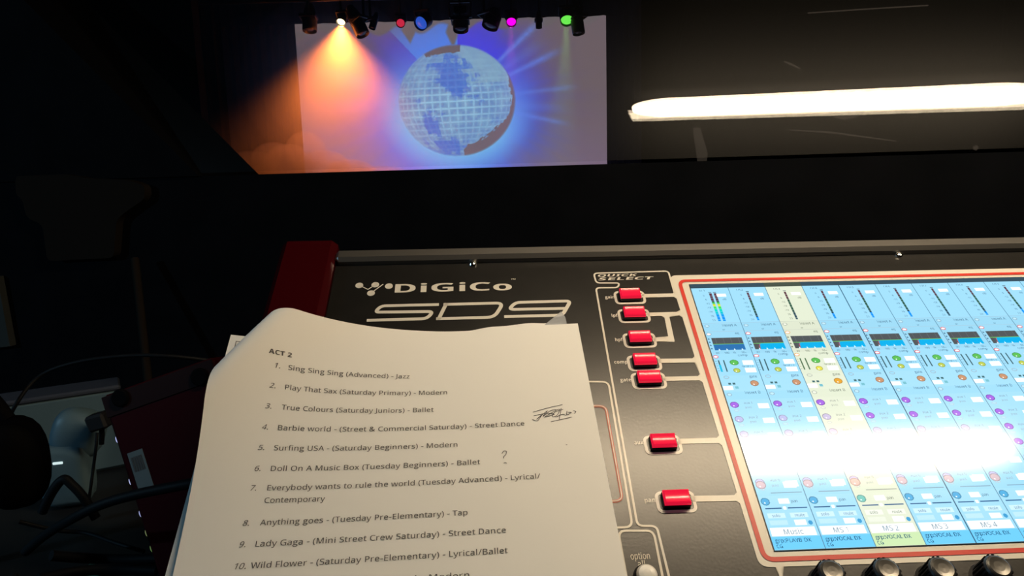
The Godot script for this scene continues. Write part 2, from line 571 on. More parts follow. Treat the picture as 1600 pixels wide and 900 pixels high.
func fixture(called: String, lens_at: Vector3, beam: Vector3, r: float, length: float, lens: Material, label: String, group := "", bar_y := 0.0) -> Node3D:
	var z := -beam.normalized()
	var x := Vector3.UP.cross(z).normalized() if absf(z.y) < 0.98 else Vector3.RIGHT
	var t := thing(called, Transform3D(Basis(x, z.cross(x), z), lens_at), label, "stage light", group)
	var turn := Transform3D(Basis(Vector3.RIGHT, PI / 2), Vector3.ZERO)     # lathe axis onto +z
	var body := PackedVector2Array([Vector2(r * 0.9, 0.015), Vector2(r * 1.08, -0.03), Vector2(r * 1.12, 0.0), Vector2(r * 1.12, length * 0.55), Vector2(r * 0.95, length * 0.7), Vector2(r * 0.6, length * 0.95), Vector2(r * 0.25, length), Vector2(0, length)])
	obj("can", lathe_mesh(body, 20, turn), M.black_metal, t)
	var lp := PackedVector2Array([Vector2(0, -0.02), Vector2(r * 0.5, -0.012), Vector2(r * 0.93, 0.005), Vector2(r * 0.93, 0.02), Vector2(0, 0.02)])
	obj("lens", lathe_mesh(lp, 20, turn), lens, t)
	var st := begin()
	for s in [-1.0, 1.0]:
		box(st, Transform3D(Basis.IDENTITY, Vector3(s * r * 1.2, r * 0.7, length * 0.4)), Vector3(0.02, r * 1.7, 0.05), 0.003)
	box(st, Transform3D(Basis.IDENTITY, Vector3(0, r * 1.55, length * 0.4)), Vector3(r * 2.6, 0.025, 0.05), 0.003)
	obj("yoke", st.commit(), M.black_metal, t)
	if bar_y > 0.0:
		var foot := t.transform * Vector3(0, r * 1.55, length * 0.4)
		var inv := t.transform.affine_inverse()
		obj("hanging_clamp", tube_mesh(PackedVector3Array([inv * foot, inv * Vector3(foot.x, (foot.y + bar_y) / 2, (foot.z - 12.0) / 2), inv * Vector3(foot.x, bar_y, -12.0)]), 0.022, 8), M.black_metal, t)
	return t

func lens_mat(r: float, g: float, b: float, e: float) -> StandardMaterial3D:
	return glow(mat(0.05, 0.05, 0.05, 0.2), r, g, b, e)

func spot(t: Node3D, col: Color, energy: float, angle: float, soft: float, aim: Vector3):
	var s := SpotLight3D.new()
	s.name = "stage_light_beam"
	s.light_color = col.linear_to_srgb()
	s.light_energy = energy
	s.spot_angle = angle
	s.spot_angle_attenuation = soft
	s.spot_range = 30.0
	s.spot_attenuation = 2.0
	s.light_size = 0.05
	s.shadow_enabled = true
	add_child(s, true)
	var p := t.position + aim.normalized() * 0.06
	s.look_at_from_position(p, p + aim, Vector3.UP if absf(aim.normalized().y) < 0.98 else Vector3.RIGHT)

func stage():
	# the house: floor, walls and roof round the stage, black
	struct("floor_stage", box_mesh(Vector3(17, 0.2, 15.5), 0, Vector3(0, 0.3, -8.75)), M.dark_drape)
	struct("ceiling_stage", box_mesh(Vector3(17, 0.2, 15.5), 0, Vector3(0, 8.1, -8.75)), M.dark_drape)
	struct("wall_stage_left", box_mesh(Vector3(0.2, 7.6, 15.5), 0, Vector3(-8.4, 4.2, -8.75)), M.dark_drape)
	struct("wall_stage_right", box_mesh(Vector3(0.2, 7.6, 15.5), 0, Vector3(8.4, 4.2, -8.75)), M.dark_drape)
	struct("wall_stage_back", box_mesh(Vector3(17, 7.6, 0.2), 0, Vector3(0, 4.2, -16.4)), M.dark_drape)
	# projection screen
	var l := Vector3(-4.3992, 1.1113, -14)
	var r := Vector3(1.9007, 2.5766, -14)
	var c := Vector3(-0.9197, 2.5626, -14)
	var top := 5.2
	var w := r.x - l.x
	var h := top - 0.5
	var sm := mat(0.25, 0.25, 0.25, 0.9)
	sm.emission_enabled = true
	sm.emission = Color(1, 1, 1)
	sm.emission_operator = BaseMaterial3D.EMISSION_OP_MULTIPLY
	sm.emission_texture = ImageTexture.create_from_image(ball_picture(l.x, top, w, h, c))
	sm.emission_energy_multiplier = 1.12
	var scr := thing("projection_screen", Transform3D(Basis.IDENTITY, Vector3(l.x + w / 2, 0.4, -14.0)), "big stage screen showing a glittering mirror ball in a blue burst", "screen")
	var pm := PlaneMesh.new()
	pm.orientation = PlaneMesh.FACE_Z
	pm.size = Vector2(w, h)
	var face_ := obj("screen_surface", pm, sm, scr)
	face_.position = Vector3(0, 0.1 + h / 2, 0.011)
	obj("backing", box_mesh(Vector3(w, h, 0.02), 0, Vector3(0, 0.1 + h / 2, 0)), M.dark_drape, scr)

	# drapes: legs at the sides, border above
	var cl := curtain("leg_curtain", Vector3(-5.0316, 1.1442, -13.2) * Vector3(1, 0, 1) + Vector3(0, 0.4, 0), Vector3(-3.6036, 1.1038, -13.2) * Vector3(1, 0, 1) + Vector3(0, 0.4, 0), 5.6, 9, 0.035, M.drape)
	tag(cl, "brown black leg curtain glowing orange at the left edge of the screen", "curtain")
	cl = curtain("leg_curtain", Vector3(-4.9644, 1.161, -12.2) * Vector3(1, 0, 1) + Vector3(0, 0.4, 0), Vector3(-4.5038, 1.148, -12.2) * Vector3(1, 0, 1) + Vector3(0, 0.4, 0), 5.6, 3, 0.03, M.drape)
	tag(cl, "dark grey leg curtain farthest left on the stage", "curtain")
	cl = curtain("leg_curtain", Vector3(1.7464, 0.9527, -13.2) * Vector3(1, 0, 1) + Vector3(0, 0.4, 0), Vector3(2.7823, 0.9235, -13.2) * Vector3(1, 0, 1) + Vector3(0, 0.4, 0), 5.6, 6, 0.03, M.dark_drape)
	tag(cl, "black leg curtain at the right edge of the screen", "curtain")
	var by: Vector3 = Vector3(-0.9448, 3.7895, -12.9)
	cl = curtain("border_curtain", Vector3(-6.5, by.y, -12.9), Vector3(4.5, by.y, -12.9), 2.2, 26, 0.03, M.dark_drape)
	tag(cl, "black border curtain hanging across the top of the stage", "curtain")
	var ps: Vector3 = Vector3(-4.4006, 1.1677, -11)
	struct("wall_proscenium_left", box_mesh(Vector3(8.3 + ps.x, 7.4, 0.25), 0, Vector3((-8.3 + ps.x) / 2, 4.2, -11.0)), M.dark_drape)
	ps = Vector3(1.9391, 0.9886, -11)
	struct("wall_proscenium_right", box_mesh(Vector3(8.3 - ps.x, 7.4, 0.25), 0, Vector3((8.3 + ps.x) / 2, 4.2, -11.0)), M.dark_drape)

	# lighting bar and lights
	var bar_y: float = (Vector3(-0.8642, 3.964, -12)).y
	var bar := tube_mesh(PackedVector3Array([Vector3(-5.2, bar_y, -12), Vector3(-1, bar_y, -12), Vector3(3.2, bar_y, -12)]), 0.03, 12)
	tag(obj("lighting_bar", bar, M.black_metal), "black lighting bar above the stage carrying the lamps", "lighting bar")
	var dark := mat(0.02, 0.02, 0.03, 0.2)
	var t := fixture("stage_light", Vector3(-2.546, 3.6291, -12), Vector3(-0.1, -0.85, 0.9), 0.065, 0.3, lens_mat(1.0, 0.75, 0.4, 6.0), "stage light with a dazzling orange white lens at the upper left", "", bar_y)
	spot(t, Color(1.0, 0.22, 0.035), ORANGE, 56.0, 1.0, Vector3(-0.05, -1.0, -0.05))
	fixture("stage_light", Vector3(-2.2273, 3.4479, -12), Vector3(0.45, -1.0, 0.25), 0.1, 0.5, dark, "unlit black stage light slanting down right of the orange lamp", "", bar_y)
	fixture("stage_light", Vector3(-3.0425, 3.5278, -12), Vector3(0.0, -1.0, 0.25), 0.1, 0.42, dark, "unlit black stage light above the screen's upper left corner", "", bar_y)
	fixture("stage_light", Vector3(-2.0618, 3.5393, -12), Vector3(-0.3, -1.0, 0.3), 0.05, 0.25, mat(0.05, 0.02, 0.015, 0.4), "small dark unlit stage light left of the little red lamp", "", bar_y)
	fixture("stage_light", Vector3(-1.6195, 3.5847, -12), Vector3(0.05, -0.5, 1.0), 0.065, 0.25, lens_mat(0.8, 0.03, 0.08, 0.9), "small stage light with a red lens", "", bar_y)
	fixture("stage_light", Vector3(-1.3001, 3.576, -12), Vector3(-0.5, -0.6, 1.0), 0.105, 0.3, lens_mat(0.03, 0.12, 0.75, 0.9), "stage light with a blue lens right of the red lamp", "", bar_y)
	fixture("stage_light", Vector3(-0.6845, 3.4729, -12), Vector3(0.0, -1.0, 0.3), 0.11, 0.22, mat(0.02, 0.02, 0.1, 0.3), "dark navy stage light under the square frame in the middle", "", bar_y)
	fixture("stage_light", Vector3(-0.223, 3.5083, -12), Vector3(-0.35, -1.0, 0.3), 0.12, 0.3, mat(0.03, 0.02, 0.12, 0.3), "dark violet stage light between the square frame and the magenta lamp", "", bar_y)
	t = fixture("stage_light", Vector3(0.1085, 3.5567, -12), Vector3(0.0, -0.8, 1.0), 0.075, 0.28, lens_mat(1.0, 0.0, 0.85, 1.6), "stage light with a vivid magenta lens", "", bar_y)
	spot(t, Color(1.0, 0.05, 0.8), 11.0, 12.0, 0.8, Vector3(-0.05, -1.0, -0.1))
	fixture("stage_light", Vector3(0.5366, 3.4779, -12), Vector3(0.0, -1.0, 0.1), 0.045, 0.25, dark, "narrow black unlit stage light between the magenta and green lamps", "", bar_y)
	t = fixture("stage_light", Vector3(0.9783, 3.5616, -12), Vector3(0.0, -1.0, 0.85), 0.1, 0.3, lens_mat(0.18, 1.0, 0.1, 1.1), "stage light with a bright green lens at the upper right", "", bar_y)
	spot(t, Color(0.35, 1.0, 0.15), 11.0, 12.0, 0.8, Vector3(-0.06, -1.0, -0.1))
	fixture("stage_light", Vector3(1.1556, 3.3746, -12), Vector3(0.12, -1.0, 0.2), 0.09, 0.55, dark, "unlit black stage light just right of the green lamp", "", bar_y)
	# square frame in the middle of the bar
	var fc: Vector3 = Vector3(-0.6776, 3.7388, -11.9)
	var st := begin()
	for s in [-1.0, 1.0]:
		box(st, Transform3D(Basis.IDENTITY, Vector3(s * 0.165, 0, 0)), Vector3(0.025, 0.24, 0.05), 0.004)
		box(st, Transform3D(Basis.IDENTITY, Vector3(0, s * 0.11, 0)), Vector3(0.33, 0.025, 0.05), 0.004)
	var fo := thing("lamp_frame", Transform3D(Basis.IDENTITY, fc), "grey square bracket on the lighting bar above the screen's middle", "bracket")
	obj("bracket_frame", st.commit(), mat(0.06, 0.06, 0.065, 0.6), fo)
	obj("bracket_plate", box_mesh(Vector3(0.2, 0.11, 0.02), 0.004), M.black_metal, fo)

	# haze over the stage, and thicker smoke rolling in from the left
	var fog := FogVolume.new()
	fog.name = "stage_haze"
	fog.shape = RenderingServer.FOG_VOLUME_SHAPE_BOX
	fog.size = Vector3(8.4, 5.4, 2.6)
	fog.position = Vector3(-2.0, 3.2, -12.62)
	var fm := FogMaterial.new()
	fm.density = 0.06
	fm.albedo = Color(0.95, 0.93, 0.9)
	fog.material = fm
	add_child(fog)
	tag(fog, "thin haze over the stage, lit orange under the left lamp", "haze", "", "stuff")
	var puffs := []
	for q in [[Vector3(-4.3852, 1.3727, -12.7), Vector3(1.1, 0.7, 0.8), 0.9], [Vector3(-3.9473, 1.5522, -12.6), Vector3(0.75, 0.6, 0.7), 1.1], [Vector3(-3.728, 1.4188, -12.7), Vector3(0.9, 0.8, 0.8), 1.2], [Vector3(-3.3745, 1.6398, -12.5), Vector3(0.7, 0.75, 0.7), 0.9], [Vector3(-3.1286, 1.3801, -12.6), Vector3(0.95, 0.65, 0.7), 1.3], [Vector3(-2.7252, 1.2613, -12.7), Vector3(1.0, 0.55, 0.8), 1.2], [Vector3(-2.2211, 1.1834, -12.6), Vector3(1.3, 0.45, 0.8), 0.9], [Vector3(-3.409, 1.2383, -12.6), Vector3(2.4, 0.6, 0.9), 0.8]]:
		puffs.append([q[0], q[1], q[2], 0])
	for q in [[Vector3(-2.848, 2.748, -12.35), Vector3(2.9, 2.8, 1.6), 0.11], [Vector3(-3.9308, 2.4362, -12.5), Vector3(2.3, 3.0, 1.0), 0.11]]:
		for k in 3: puffs.append([q[0], q[1] * (1.0 - 0.22 * k), q[2], 1])
	for k in puffs.size():
		var f := FogVolume.new()
		f.name = numbered("smoke_cloud")
		f.shape = RenderingServer.FOG_VOLUME_SHAPE_ELLIPSOID
		f.size = puffs[k][1]
		f.position = puffs[k][0]
		var pm2 := FogMaterial.new()
		pm2.density = puffs[k][2]
		pm2.albedo = Color(0.96, 0.94, 0.92)
		f.material = pm2
		add_child(f)
		if puffs[k][3] == 0: tag(f, "pale pinkish smoke billowing low at the left of the stage", "smoke", "smoke low at the stage's left", "stuff")
		else: tag(f, "orange glowing haze drifting under the orange stage light", "haze", "haze under the orange light", "stuff")

const ORANGE := 50.0

func ball_picture(x0: float, top: float, w: float, h: float, c: Vector3) -> Image:
	# what the projector shows: worked out in units of the ball's radius round its centre
	var W := 760
	var H := int(W * h / w)
	var im := Image.create(W, H, false, Image.FORMAT_RGB8)
	var nz := FastNoiseLite.new()
	nz.seed = 11
	nz.frequency = 1.0
	nz.fractal_octaves = 4
	var fine := FastNoiseLite.new()
	fine.seed = 5
	fine.frequency = 9.0
	var R := 1.085
	var rays := [[-0.73, 0.035, 0.75, 2.15], [-0.42, 0.035, 0.7, 2.1], [-0.07, 0.03, 0.45, 2.2], [0.27, 0.03, 0.55, 2.1], [0.12, 0.05, 0.25, 2.0], [-0.57, 0.06, 0.3, 1.9]]
	for j in H:
		for i in W:
			var x := (x0 + w * (i + 0.5) / W - c.x) / R
			var y := (c.y - (top - h * (j + 0.5) / H)) / (R * 0.93)
			var xr := x * 0.9995 - y * 0.027
			var yr := y * 0.9995 + x * 0.027
			var r := sqrt(xr * xr + yr * yr)
			var a := atan2(yr, xr)                            # 0 right, positive downwards
			var big := nz.get_noise_2d(xr * 0.8 + 4.0, yr * 0.8)
			var col := Color(0.46, 0.405, 0.43).lerp(Color(0.52, 0.44, 0.56), clampf(yr * 0.45 + 0.2 - xr * 0.1, 0.0, 1.0))
			# halo
			var streak := nz.get_noise_2d(cos(a) * 6.0, sin(a) * 6.0) * 0.5 + 0.5
			var reach := 0.85 + 0.55 * streak + 0.2 * big
			reach *= 1.0 - 0.3 * smoothstep(0.1, 0.8, cos(a)) - 0.1 * smoothstep(-0.2, -0.6, sin(a))
			var hal := exp(-pow(maxf(r - 1.0, 0.0) / reach, 2.0) * 1.5)
			var violet := Color(0.33, 0.31, 0.85)
			var blue := Color(0.3, 0.5, 1.0)
			var cyan := Color(0.47, 0.76, 1.0)
			var low := clampf(0.55 + 0.75 * sin(a) - 0.2 * cos(a), 0.0, 1.0)
			var hc := violet.lerp(blue, clampf(0.3 + low * 0.8 - (r - 1.0) * 0.7, 0.0, 1.0)).lerp(cyan, low * clampf(1.0 - (r - 1.0) / 0.42, 0.0, 1.0))
			if a < -1.5 and a > -2.25: hc = hc.lerp(Color(0.33, 0.6, 1.0), 0.75)
			if a < -0.75 and a >= -1.5: hc = hc.lerp(Color(0.28, 0.27, 0.95), 0.8)
			col = col.lerp(hc, clampf(hal * 0.98, 0.0, 1.0))
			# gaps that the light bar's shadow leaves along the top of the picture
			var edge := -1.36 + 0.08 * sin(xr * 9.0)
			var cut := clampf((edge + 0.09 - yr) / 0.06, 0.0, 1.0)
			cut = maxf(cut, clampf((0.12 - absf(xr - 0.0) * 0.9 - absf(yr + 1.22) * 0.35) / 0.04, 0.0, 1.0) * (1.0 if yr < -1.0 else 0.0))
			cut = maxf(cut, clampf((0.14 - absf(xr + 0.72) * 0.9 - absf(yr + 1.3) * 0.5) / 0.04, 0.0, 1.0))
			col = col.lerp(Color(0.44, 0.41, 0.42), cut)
			for q in rays:
				var d: float = absf(angle_difference(a, q[0]))
				if r > 1.0 and r < q[3]:
					col = col.lerp(Color(0.42, 0.58, 1.0), q[2] * exp(-pow(d / q[1], 2)) * smoothstep(q[3], q[3] - 0.5, r) * (0.8 + 0.3 * fine.get_noise_2d(xr, yr)))
			# the ball
			if r < 1.0:
				var zz := sqrt(1.0 - r * r)
				var lat := asin(clampf(yr, -1, 1))
				var lon := atan2(xr, zz)
				var v := lat / 0.128
				var u := lon / 0.145
				var gv := absf(v - roundf(v))
				var gu := absf(u - roundf(u))
				var line := maxf(exp(-pow(gv / 0.14, 2)), exp(-pow(gu / 0.14, 2)) * 0.75) * 0.9
				var cell := fine.get_noise_2d(floor(u + 0.5) * 1.7, floor(v + 0.5) * 2.3)
				var tile := Color(0.5, 0.67, 0.84).lerp(Color(0.42, 0.57, 0.8), clampf(cell * 1.2 + 0.4, 0, 1))
				var bright := Color(0.66, 0.88, 0.98)
				var strong := clampf(1.0 - absf(yr - 0.05) * 0.9, 0.15, 1.0) * clampf(1.25 - absf(xr + 0.1) * 0.7, 0.3, 1.0)
				var ball := tile.lerp(bright, line * strong)
				# patches where the facets turn away
				var dark := nz.get_noise_2d(floor(u * 1.5) * 0.21 + 9.0, floor(v * 1.5) * 0.21 + 2.0) + 0.35 * fine.get_noise_2d(u * 0.3, v * 0.3)
				var band := exp(-pow((xr + 0.0 - 0.45 * (yr + 0.45)) / 0.33, 2)) * exp(-pow((yr + 0.45) / 0.42, 2))
				band += 0.75 * exp(-pow((xr + 0.42) / 0.2, 2) - pow((yr - 0.35) / 0.3, 2)) + 0.8 * exp(-pow((xr + 0.2) / 0.35, 2) - pow((yr - 0.82) / 0.22, 2))
				var patch := clampf((band * 1.1 + dark * 0.7 - 0.42) * 3.5, 0.0, 0.85)
				ball = ball.lerp(Color(0.27, 0.45, 0.85).lerp(Color(0.45, 0.62, 0.9), line * 0.45), patch)
				if xr > 0.05 and yr < -0.3: ball = ball.lerp(Color(0.58, 0.74, 0.82), 0.5 * (1.0 - patch))
				# unlit crescents at the rim
				var ragged := 0.05 * fine.get_noise_2d(floor(u * 2.0) * 0.9, floor(v * 2.0) * 0.9)
				var e1 := 1.0 - 0.2 * smoothstep(-0.1, 0.9, a) * smoothstep(1.75, 1.35, a) - 0.06 * smoothstep(-0.55, -0.2, a) * smoothstep(0.4, 0.0, a)
				if a > -0.55 and a < 1.5 and r > e1 + ragged: ball = Color(0.47, 0.42, 0.47)
				if a < -1.45 and a > -2.1 and r > 0.91 - 0.05 * smoothstep(-2.1, -1.7, a) + ragged * 0.6: ball = Color(0.43, 0.39, 0.42)
				ball = ball.lerp(col, smoothstep(0.965, 1.0, r) * 0.6)
				col = ball
			im.set_pixel(i, j, col)
	return im

# ---------------------------------------------------------------- the console
var con: Node3D

func on_panel(p: Vector2) -> Vector3:
	return Vector3(p.x, 0.0003, p.y)

func above_panel(p: Vector2) -> Vector3:
	return Vector3(p.x, 0.0006, p.y)

func on_cap(p: Vector2) -> Vector3:
	return Vector3(p.x, 0.0003, p.y)

func label_text(text: String, at: Vector2, to: Vector2, cap: float, slant := 0.0, bold := true):
	obj("lettering", text_mesh(text, at, to.x - at.x, cap, on_panel, slant, bold), M.print, con)

func console():
	con = thing("mixing_console", Transform3D(Basis(Vector3(0.9992, -0.0126, -0.0385), Vector3(0.0322, 0.8246, 0.5648), Vector3(0.0246, -0.5656, 0.8243)), Vector3(0.1208, 1.1699, -0.495)), "black digital mixing console with red lit buttons and a wide touch screen", "mixing console")
	# body: a wedge with its bottom on the desk, cut across the x axis
	var side := PackedVector2Array([Vector2(-0.028, -0.002), Vector2(0.378, -0.002), Vector2(0.378, -0.02), Vector2(0.366, -0.026), Vector2(0.143, -0.176), Vector2(0.128, -0.183), Vector2(0.085, -0.165), Vector2(-0.028, -0.003)])
	var bx := Transform3D(Basis(Vector3(0, 0, 1), Vector3(1, 0, 0), Vector3(0, 1, 0)), Vector3.ZERO)   # polygon (z, y), thickness along x
	obj("chassis", prism_mesh(side, -0.243, 0.46, bx), M.black_metal, con)
	obj("control_panel", box_mesh(Vector3(0.703, 0.004, 0.406), 0.0008, Vector3(0.1085, -0.002, 0.175)), M.panel, con)
	for x in [-0.2625, 0.4795]:
		var cheek := begin()
		box(cheek, Transform3D(Basis.IDENTITY, Vector3(x, -0.022, 0.163)), Vector3(0.039, 0.056, 0.43), 0.004)
		obj("end_cheek", cheek.commit(), M.red_paint, con)
	obj("rear_rail", box_mesh(Vector3(0.703, 0.012, 0.0115), 0.0025, Vector3(0.1085, -0.001, -0.0345)), M.silver, con)
	for p in [Vector2(-0.1471, -0.0263), Vector2(0.1573, -0.0265)]:
		var prof := PackedVector2Array([Vector2(0.0028, 0), Vector2(0.0027, 0.0008), Vector2(0.002, 0.0017), Vector2(0.001, 0.0021), Vector2(0, 0.0022)])
		obj("screw", lathe_mesh(prof, 16, Transform3D(Basis.IDENTITY, Vector3(p.x, 0, p.y))), M.chrome, con)

	# pale print: the plate round the screen with its branches to the buttons
	var mm := 1000.0
	var plate := PackedVector2Array()
	for q in PackedVector2Array([Vector2(-0.0116, -0.0101), Vector2(0.1162, -0.0097), Vector2(0.24, -0.0091), Vector2(0.1215, 0.2005), Vector2(0.0576, 0.1999), Vector2(-0.0097, 0.1994)]): plate.append(q * mm)
	plate[2].x = 330.0; plate[3].x = 330.0
	plate[2].y = plate[1].y; plate[3].y = plate[4].y
	plate = round_corners(plate, 5.0, true)
	var branches := [
		[PackedVector2Array([Vector2(-0.0354, 0.0093), Vector2(-0.0049, 0.0095)]), 3.3], [PackedVector2Array([Vector2(-0.0346, 0.027), Vector2(-0.0064, 0.0268)]), 3.3], [PackedVector2Array([Vector2(-0.0224, 0.0515), Vector2(-0.0216, 0.0359), Vector2(-0.0213, 0.0259)]), 3.2], [PackedVector2Array([Vector2(-0.0342, 0.0492), Vector2(-0.0206, 0.0492)]), 3.3],
		[PackedVector2Array([Vector2(-0.0343, 0.0669), Vector2(-0.0078, 0.0672)]), 3.3], [PackedVector2Array([Vector2(-0.0342, 0.0811), Vector2(-0.0091, 0.0813)]), 3.2], [PackedVector2Array([Vector2(-0.0346, 0.1258), Vector2(-0.0084, 0.126)]), 3.4], [PackedVector2Array([Vector2(-0.0346, 0.1614), Vector2(-0.0068, 0.1619)]), 3.4], [PackedVector2Array([Vector2(-0.0003, 0.199), Vector2(-0.0007, 0.2054)]), 1.6]]
	for b in branches:
		var line := PackedVector2Array()
		for q in b[0]: line.append(q * mm)
		for piece in Geometry2D.offset_polyline(line, b[1] / 2.0, Geometry2D.JOIN_ROUND, Geometry2D.END_BUTT):
			plate = Geometry2D.merge_polygons(plate, piece)[0]
	plate = Geometry2D.offset_polygon(Geometry2D.offset_polygon(plate, 1.6, Geometry2D.JOIN_ROUND)[0], -1.6, Geometry2D.JOIN_ROUND)[0]
	var flat := PackedVector2Array()
	for q in plate: flat.append(q / mm)
	obj("printed_plate", prism_mesh(flat, 0.0, 0.0003), M.print, con)

	# the touch screen and the red line round it
	var rim := PackedVector2Array([Vector2(-0.0062, -0.0042), Vector2(0.3112, -0.0042), Vector2(0.3112, 0.1958), Vector2(-0.0062, 0.1958)])
	obj("red_outline", ribbon_mesh(round_corners(rim, 0.005, true), 0.0024, above_panel, true), M.red_print, con)
	var st := begin()
	st.set_normal(Vector3.UP)
	for k in [[0, 0], [1, 0], [1, 1], [0, 0], [1, 1], [0, 1]]:
		st.set_normal(Vector3.UP)
		st.set_uv(Vector2(k[0], k[1]))
		st.add_vertex(Vector3(k[0] * 0.305, 0.0009, k[1] * 0.1915))
	var ui := mat(0.004, 0.004, 0.005, 0.12)
	ui.emission_enabled = true
	ui.emission = Color(1, 1, 1)
	ui.emission_operator = BaseMaterial3D.EMISSION_OP_MULTIPLY
	ui.emission_texture = ImageTexture.create_from_image(ui_picture())
	ui.emission_energy_multiplier = 1.2
	obj("touch_screen", st.commit(), ui, con)
	obj("screen_glass_edge", box_mesh(Vector3(0.3056, 0.0006, 0.192), 0, Vector3(0.1525, 0.0005, 0.0957)), M.black_plastic, con)

	# thin pale outlines
	var lines := [
		[PackedVector2Array([Vector2(-0.0118, 0.0079), Vector2(-0.0115, -0.0147), Vector2(-0.0638, -0.014), Vector2(-0.0632, -0.0041), Vector2(-0.0473, -0.0036), Vector2(-0.0492, 0.0009), Vector2(-0.0641, 0.0006), Vector2(-0.0653, 0.1754), Vector2(-0.0556, 0.176), Vector2(-0.0546, 0.203)]), 0.003],
		[PackedVector2Array([Vector2(-0.0809, 0.0815), Vector2(-0.067, 0.0822), Vector2(-0.0679, 0.1761), Vector2(-0.0792, 0.1761)]), 0.004],
		[PackedVector2Array([Vector2(-0.075, 0.2044), Vector2(-0.0755, 0.1778), Vector2(-0.0577, 0.1784), Vector2(-0.0577, 0.2051)]), 0.004]]
	for q in lines:
		obj("printed_line", ribbon_mesh(round_corners(q[0], q[1]), 0.0012, on_panel), M.print, con)
	obj("printed_line", ribbon_mesh(round_corners(PackedVector2Array([Vector2(-0.0804, 0.0998), Vector2(-0.0711, 0.1001), Vector2(-0.0707, 0.1614), Vector2(-0.0795, 0.1613)]), 0.004), 0.0016, on_panel), mat(0.62, 0.16, 0.11, 0.5), con)
	obj("printed_line", ribbon_mesh(round_corners(PackedVector2Array([Vector2(-0.0804, 0.0998), Vector2(-0.0711, 0.1001), Vector2(-0.0707, 0.1614), Vector2(-0.0795, 0.1613)]), 0.004), 0.0005, above_panel), M.print, con)

	# lit buttons
	var spots := [[Vector2(-0.0426, 0.0145), "gain", Vector2(-0.0591, 0.0112), Vector2(-0.0527, 0.0114)], [Vector2(-0.0426, 0.0317), "lpf", Vector2(-0.0572, 0.0283), Vector2(-0.0532, 0.0284)], [Vector2(-0.0426, 0.0533), "hpf", Vector2(-0.058, 0.0497), Vector2(-0.0532, 0.0499)],
		[Vector2(-0.0429, 0.0721), "comp", Vector2(-0.0613, 0.0682), Vector2(-0.0531, 0.0685)], [Vector2(-0.0427, 0.086), "gate", Vector2(-0.0598, 0.0823), Vector2(-0.0531, 0.0825)], [Vector2(-0.0431, 0.1315), "aux", Vector2(-0.0587, 0.127), Vector2(-0.0536, 0.1272)], [Vector2(-0.0431, 0.1666), "pan", Vector2(-0.0592, 0.1626), Vector2(-0.0537, 0.1628)]]
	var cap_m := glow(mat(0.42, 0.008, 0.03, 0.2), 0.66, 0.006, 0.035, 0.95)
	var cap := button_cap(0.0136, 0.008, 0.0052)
	var base := box_mesh(Vector3(0.0144, 0.0028, 0.0088), 0.0006, Vector3(0, 0.0014, 0))
	for s in spots:
		var p: Vector2 = s[0]
		p.y -= 0.0044
		var b := obj("push_button", base, M.black_plastic, con)
		b.position = Vector3(p.x, 0.0, p.y)
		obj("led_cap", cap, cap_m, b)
		var ring := PackedVector2Array([p + Vector2(-0.0096, -0.0048), p + Vector2(0.0096, -0.0048), p + Vector2(0.0096, 0.0061), p + Vector2(-0.0096, 0.0061)])
		obj("button_ring", ribbon_mesh(round_corners(ring, 0.003, true), 0.0017, on_panel, true), M.print, con)
		label_text(s[1], s[2], s[3], 0.0026)
	label_text("QUICK", Vector2(-0.0617, -0.0103), Vector2(-0.0347, -0.0099), 0.0024, 0.5)
	label_text("SELECT", Vector2(-0.0615, -0.0067), Vector2(-0.0242, -0.0065), 0.0027, 0.5)
	label_text("option", Vector2(-0.0714, 0.1931), Vector2(-0.062, 0.1935), 0.0034, 0.0, false)
	label_text("all", Vector2(-0.0686, 0.1972), Vector2(-0.065, 0.1974), 0.0034, 0.0, false)

	# maker's mark and type
	label_text("DiGiCo", Vector2(-0.1996, 0.001), Vector2(-0.121, 0.0006), 0.0082)
	label_text("TM", Vector2(-0.1212, -0.0093), Vector2(-0.1181, -0.0094), 0.001)
	var dots := [Vector2(-0.2239, -0.0069), Vector2(-0.2132, -0.0072), Vector2(-0.2153, 0.0009), Vector2(-0.2039, -0.0056)]
	for p in dots:
		obj("printed_dot", lathe_mesh(PackedVector2Array([Vector2(0.0026, 0), Vector2(0.0026, 0.0003), Vector2(0, 0.0003)]), 20, Transform3D(Basis.IDENTITY, Vector3(p.x, 0, p.y))), M.print, con)
	obj("printed_line", ribbon_mesh(PackedVector2Array([Vector2(-0.2239, -0.0069), Vector2(-0.2176, -0.0027), Vector2(-0.2132, -0.0072)]), 0.0007, on_panel), M.print, con)
	obj("printed_line", ribbon_mesh(PackedVector2Array([Vector2(-0.2153, 0.0009), Vector2(-0.2079, -0.0075)]), 0.0007, on_panel), M.print, con)
	obj("lettering", ribbon_mesh(round_corners(PackedVector2Array([Vector2(-0.1697, 0.0133), Vector2(-0.2075, 0.0133), Vector2(-0.2111, 0.0191), Vector2(-0.1732, 0.0196), Vector2(-0.177, 0.026), Vector2(-0.2156, 0.0263)]), 0.0035), 0.0025, on_panel), M.print, con)
	var dee := begin()
	ribbon(dee, round_corners(PackedVector2Array([Vector2(-0.1711, 0.0263), Vector2(-0.1335, 0.0262), Vector2(-0.1272, 0.0132), Vector2(-0.1667, 0.0133)]), 0.005), 0.0025, on_panel, Vector3.UP)
	ribbon(dee, PackedVector2Array([Vector2(-0.1697, 0.0273), Vector2(-0.1647, 0.0122)]), 0.0025, on_panel, Vector3.UP)
	obj("lettering", dee.commit(), M.print, con)
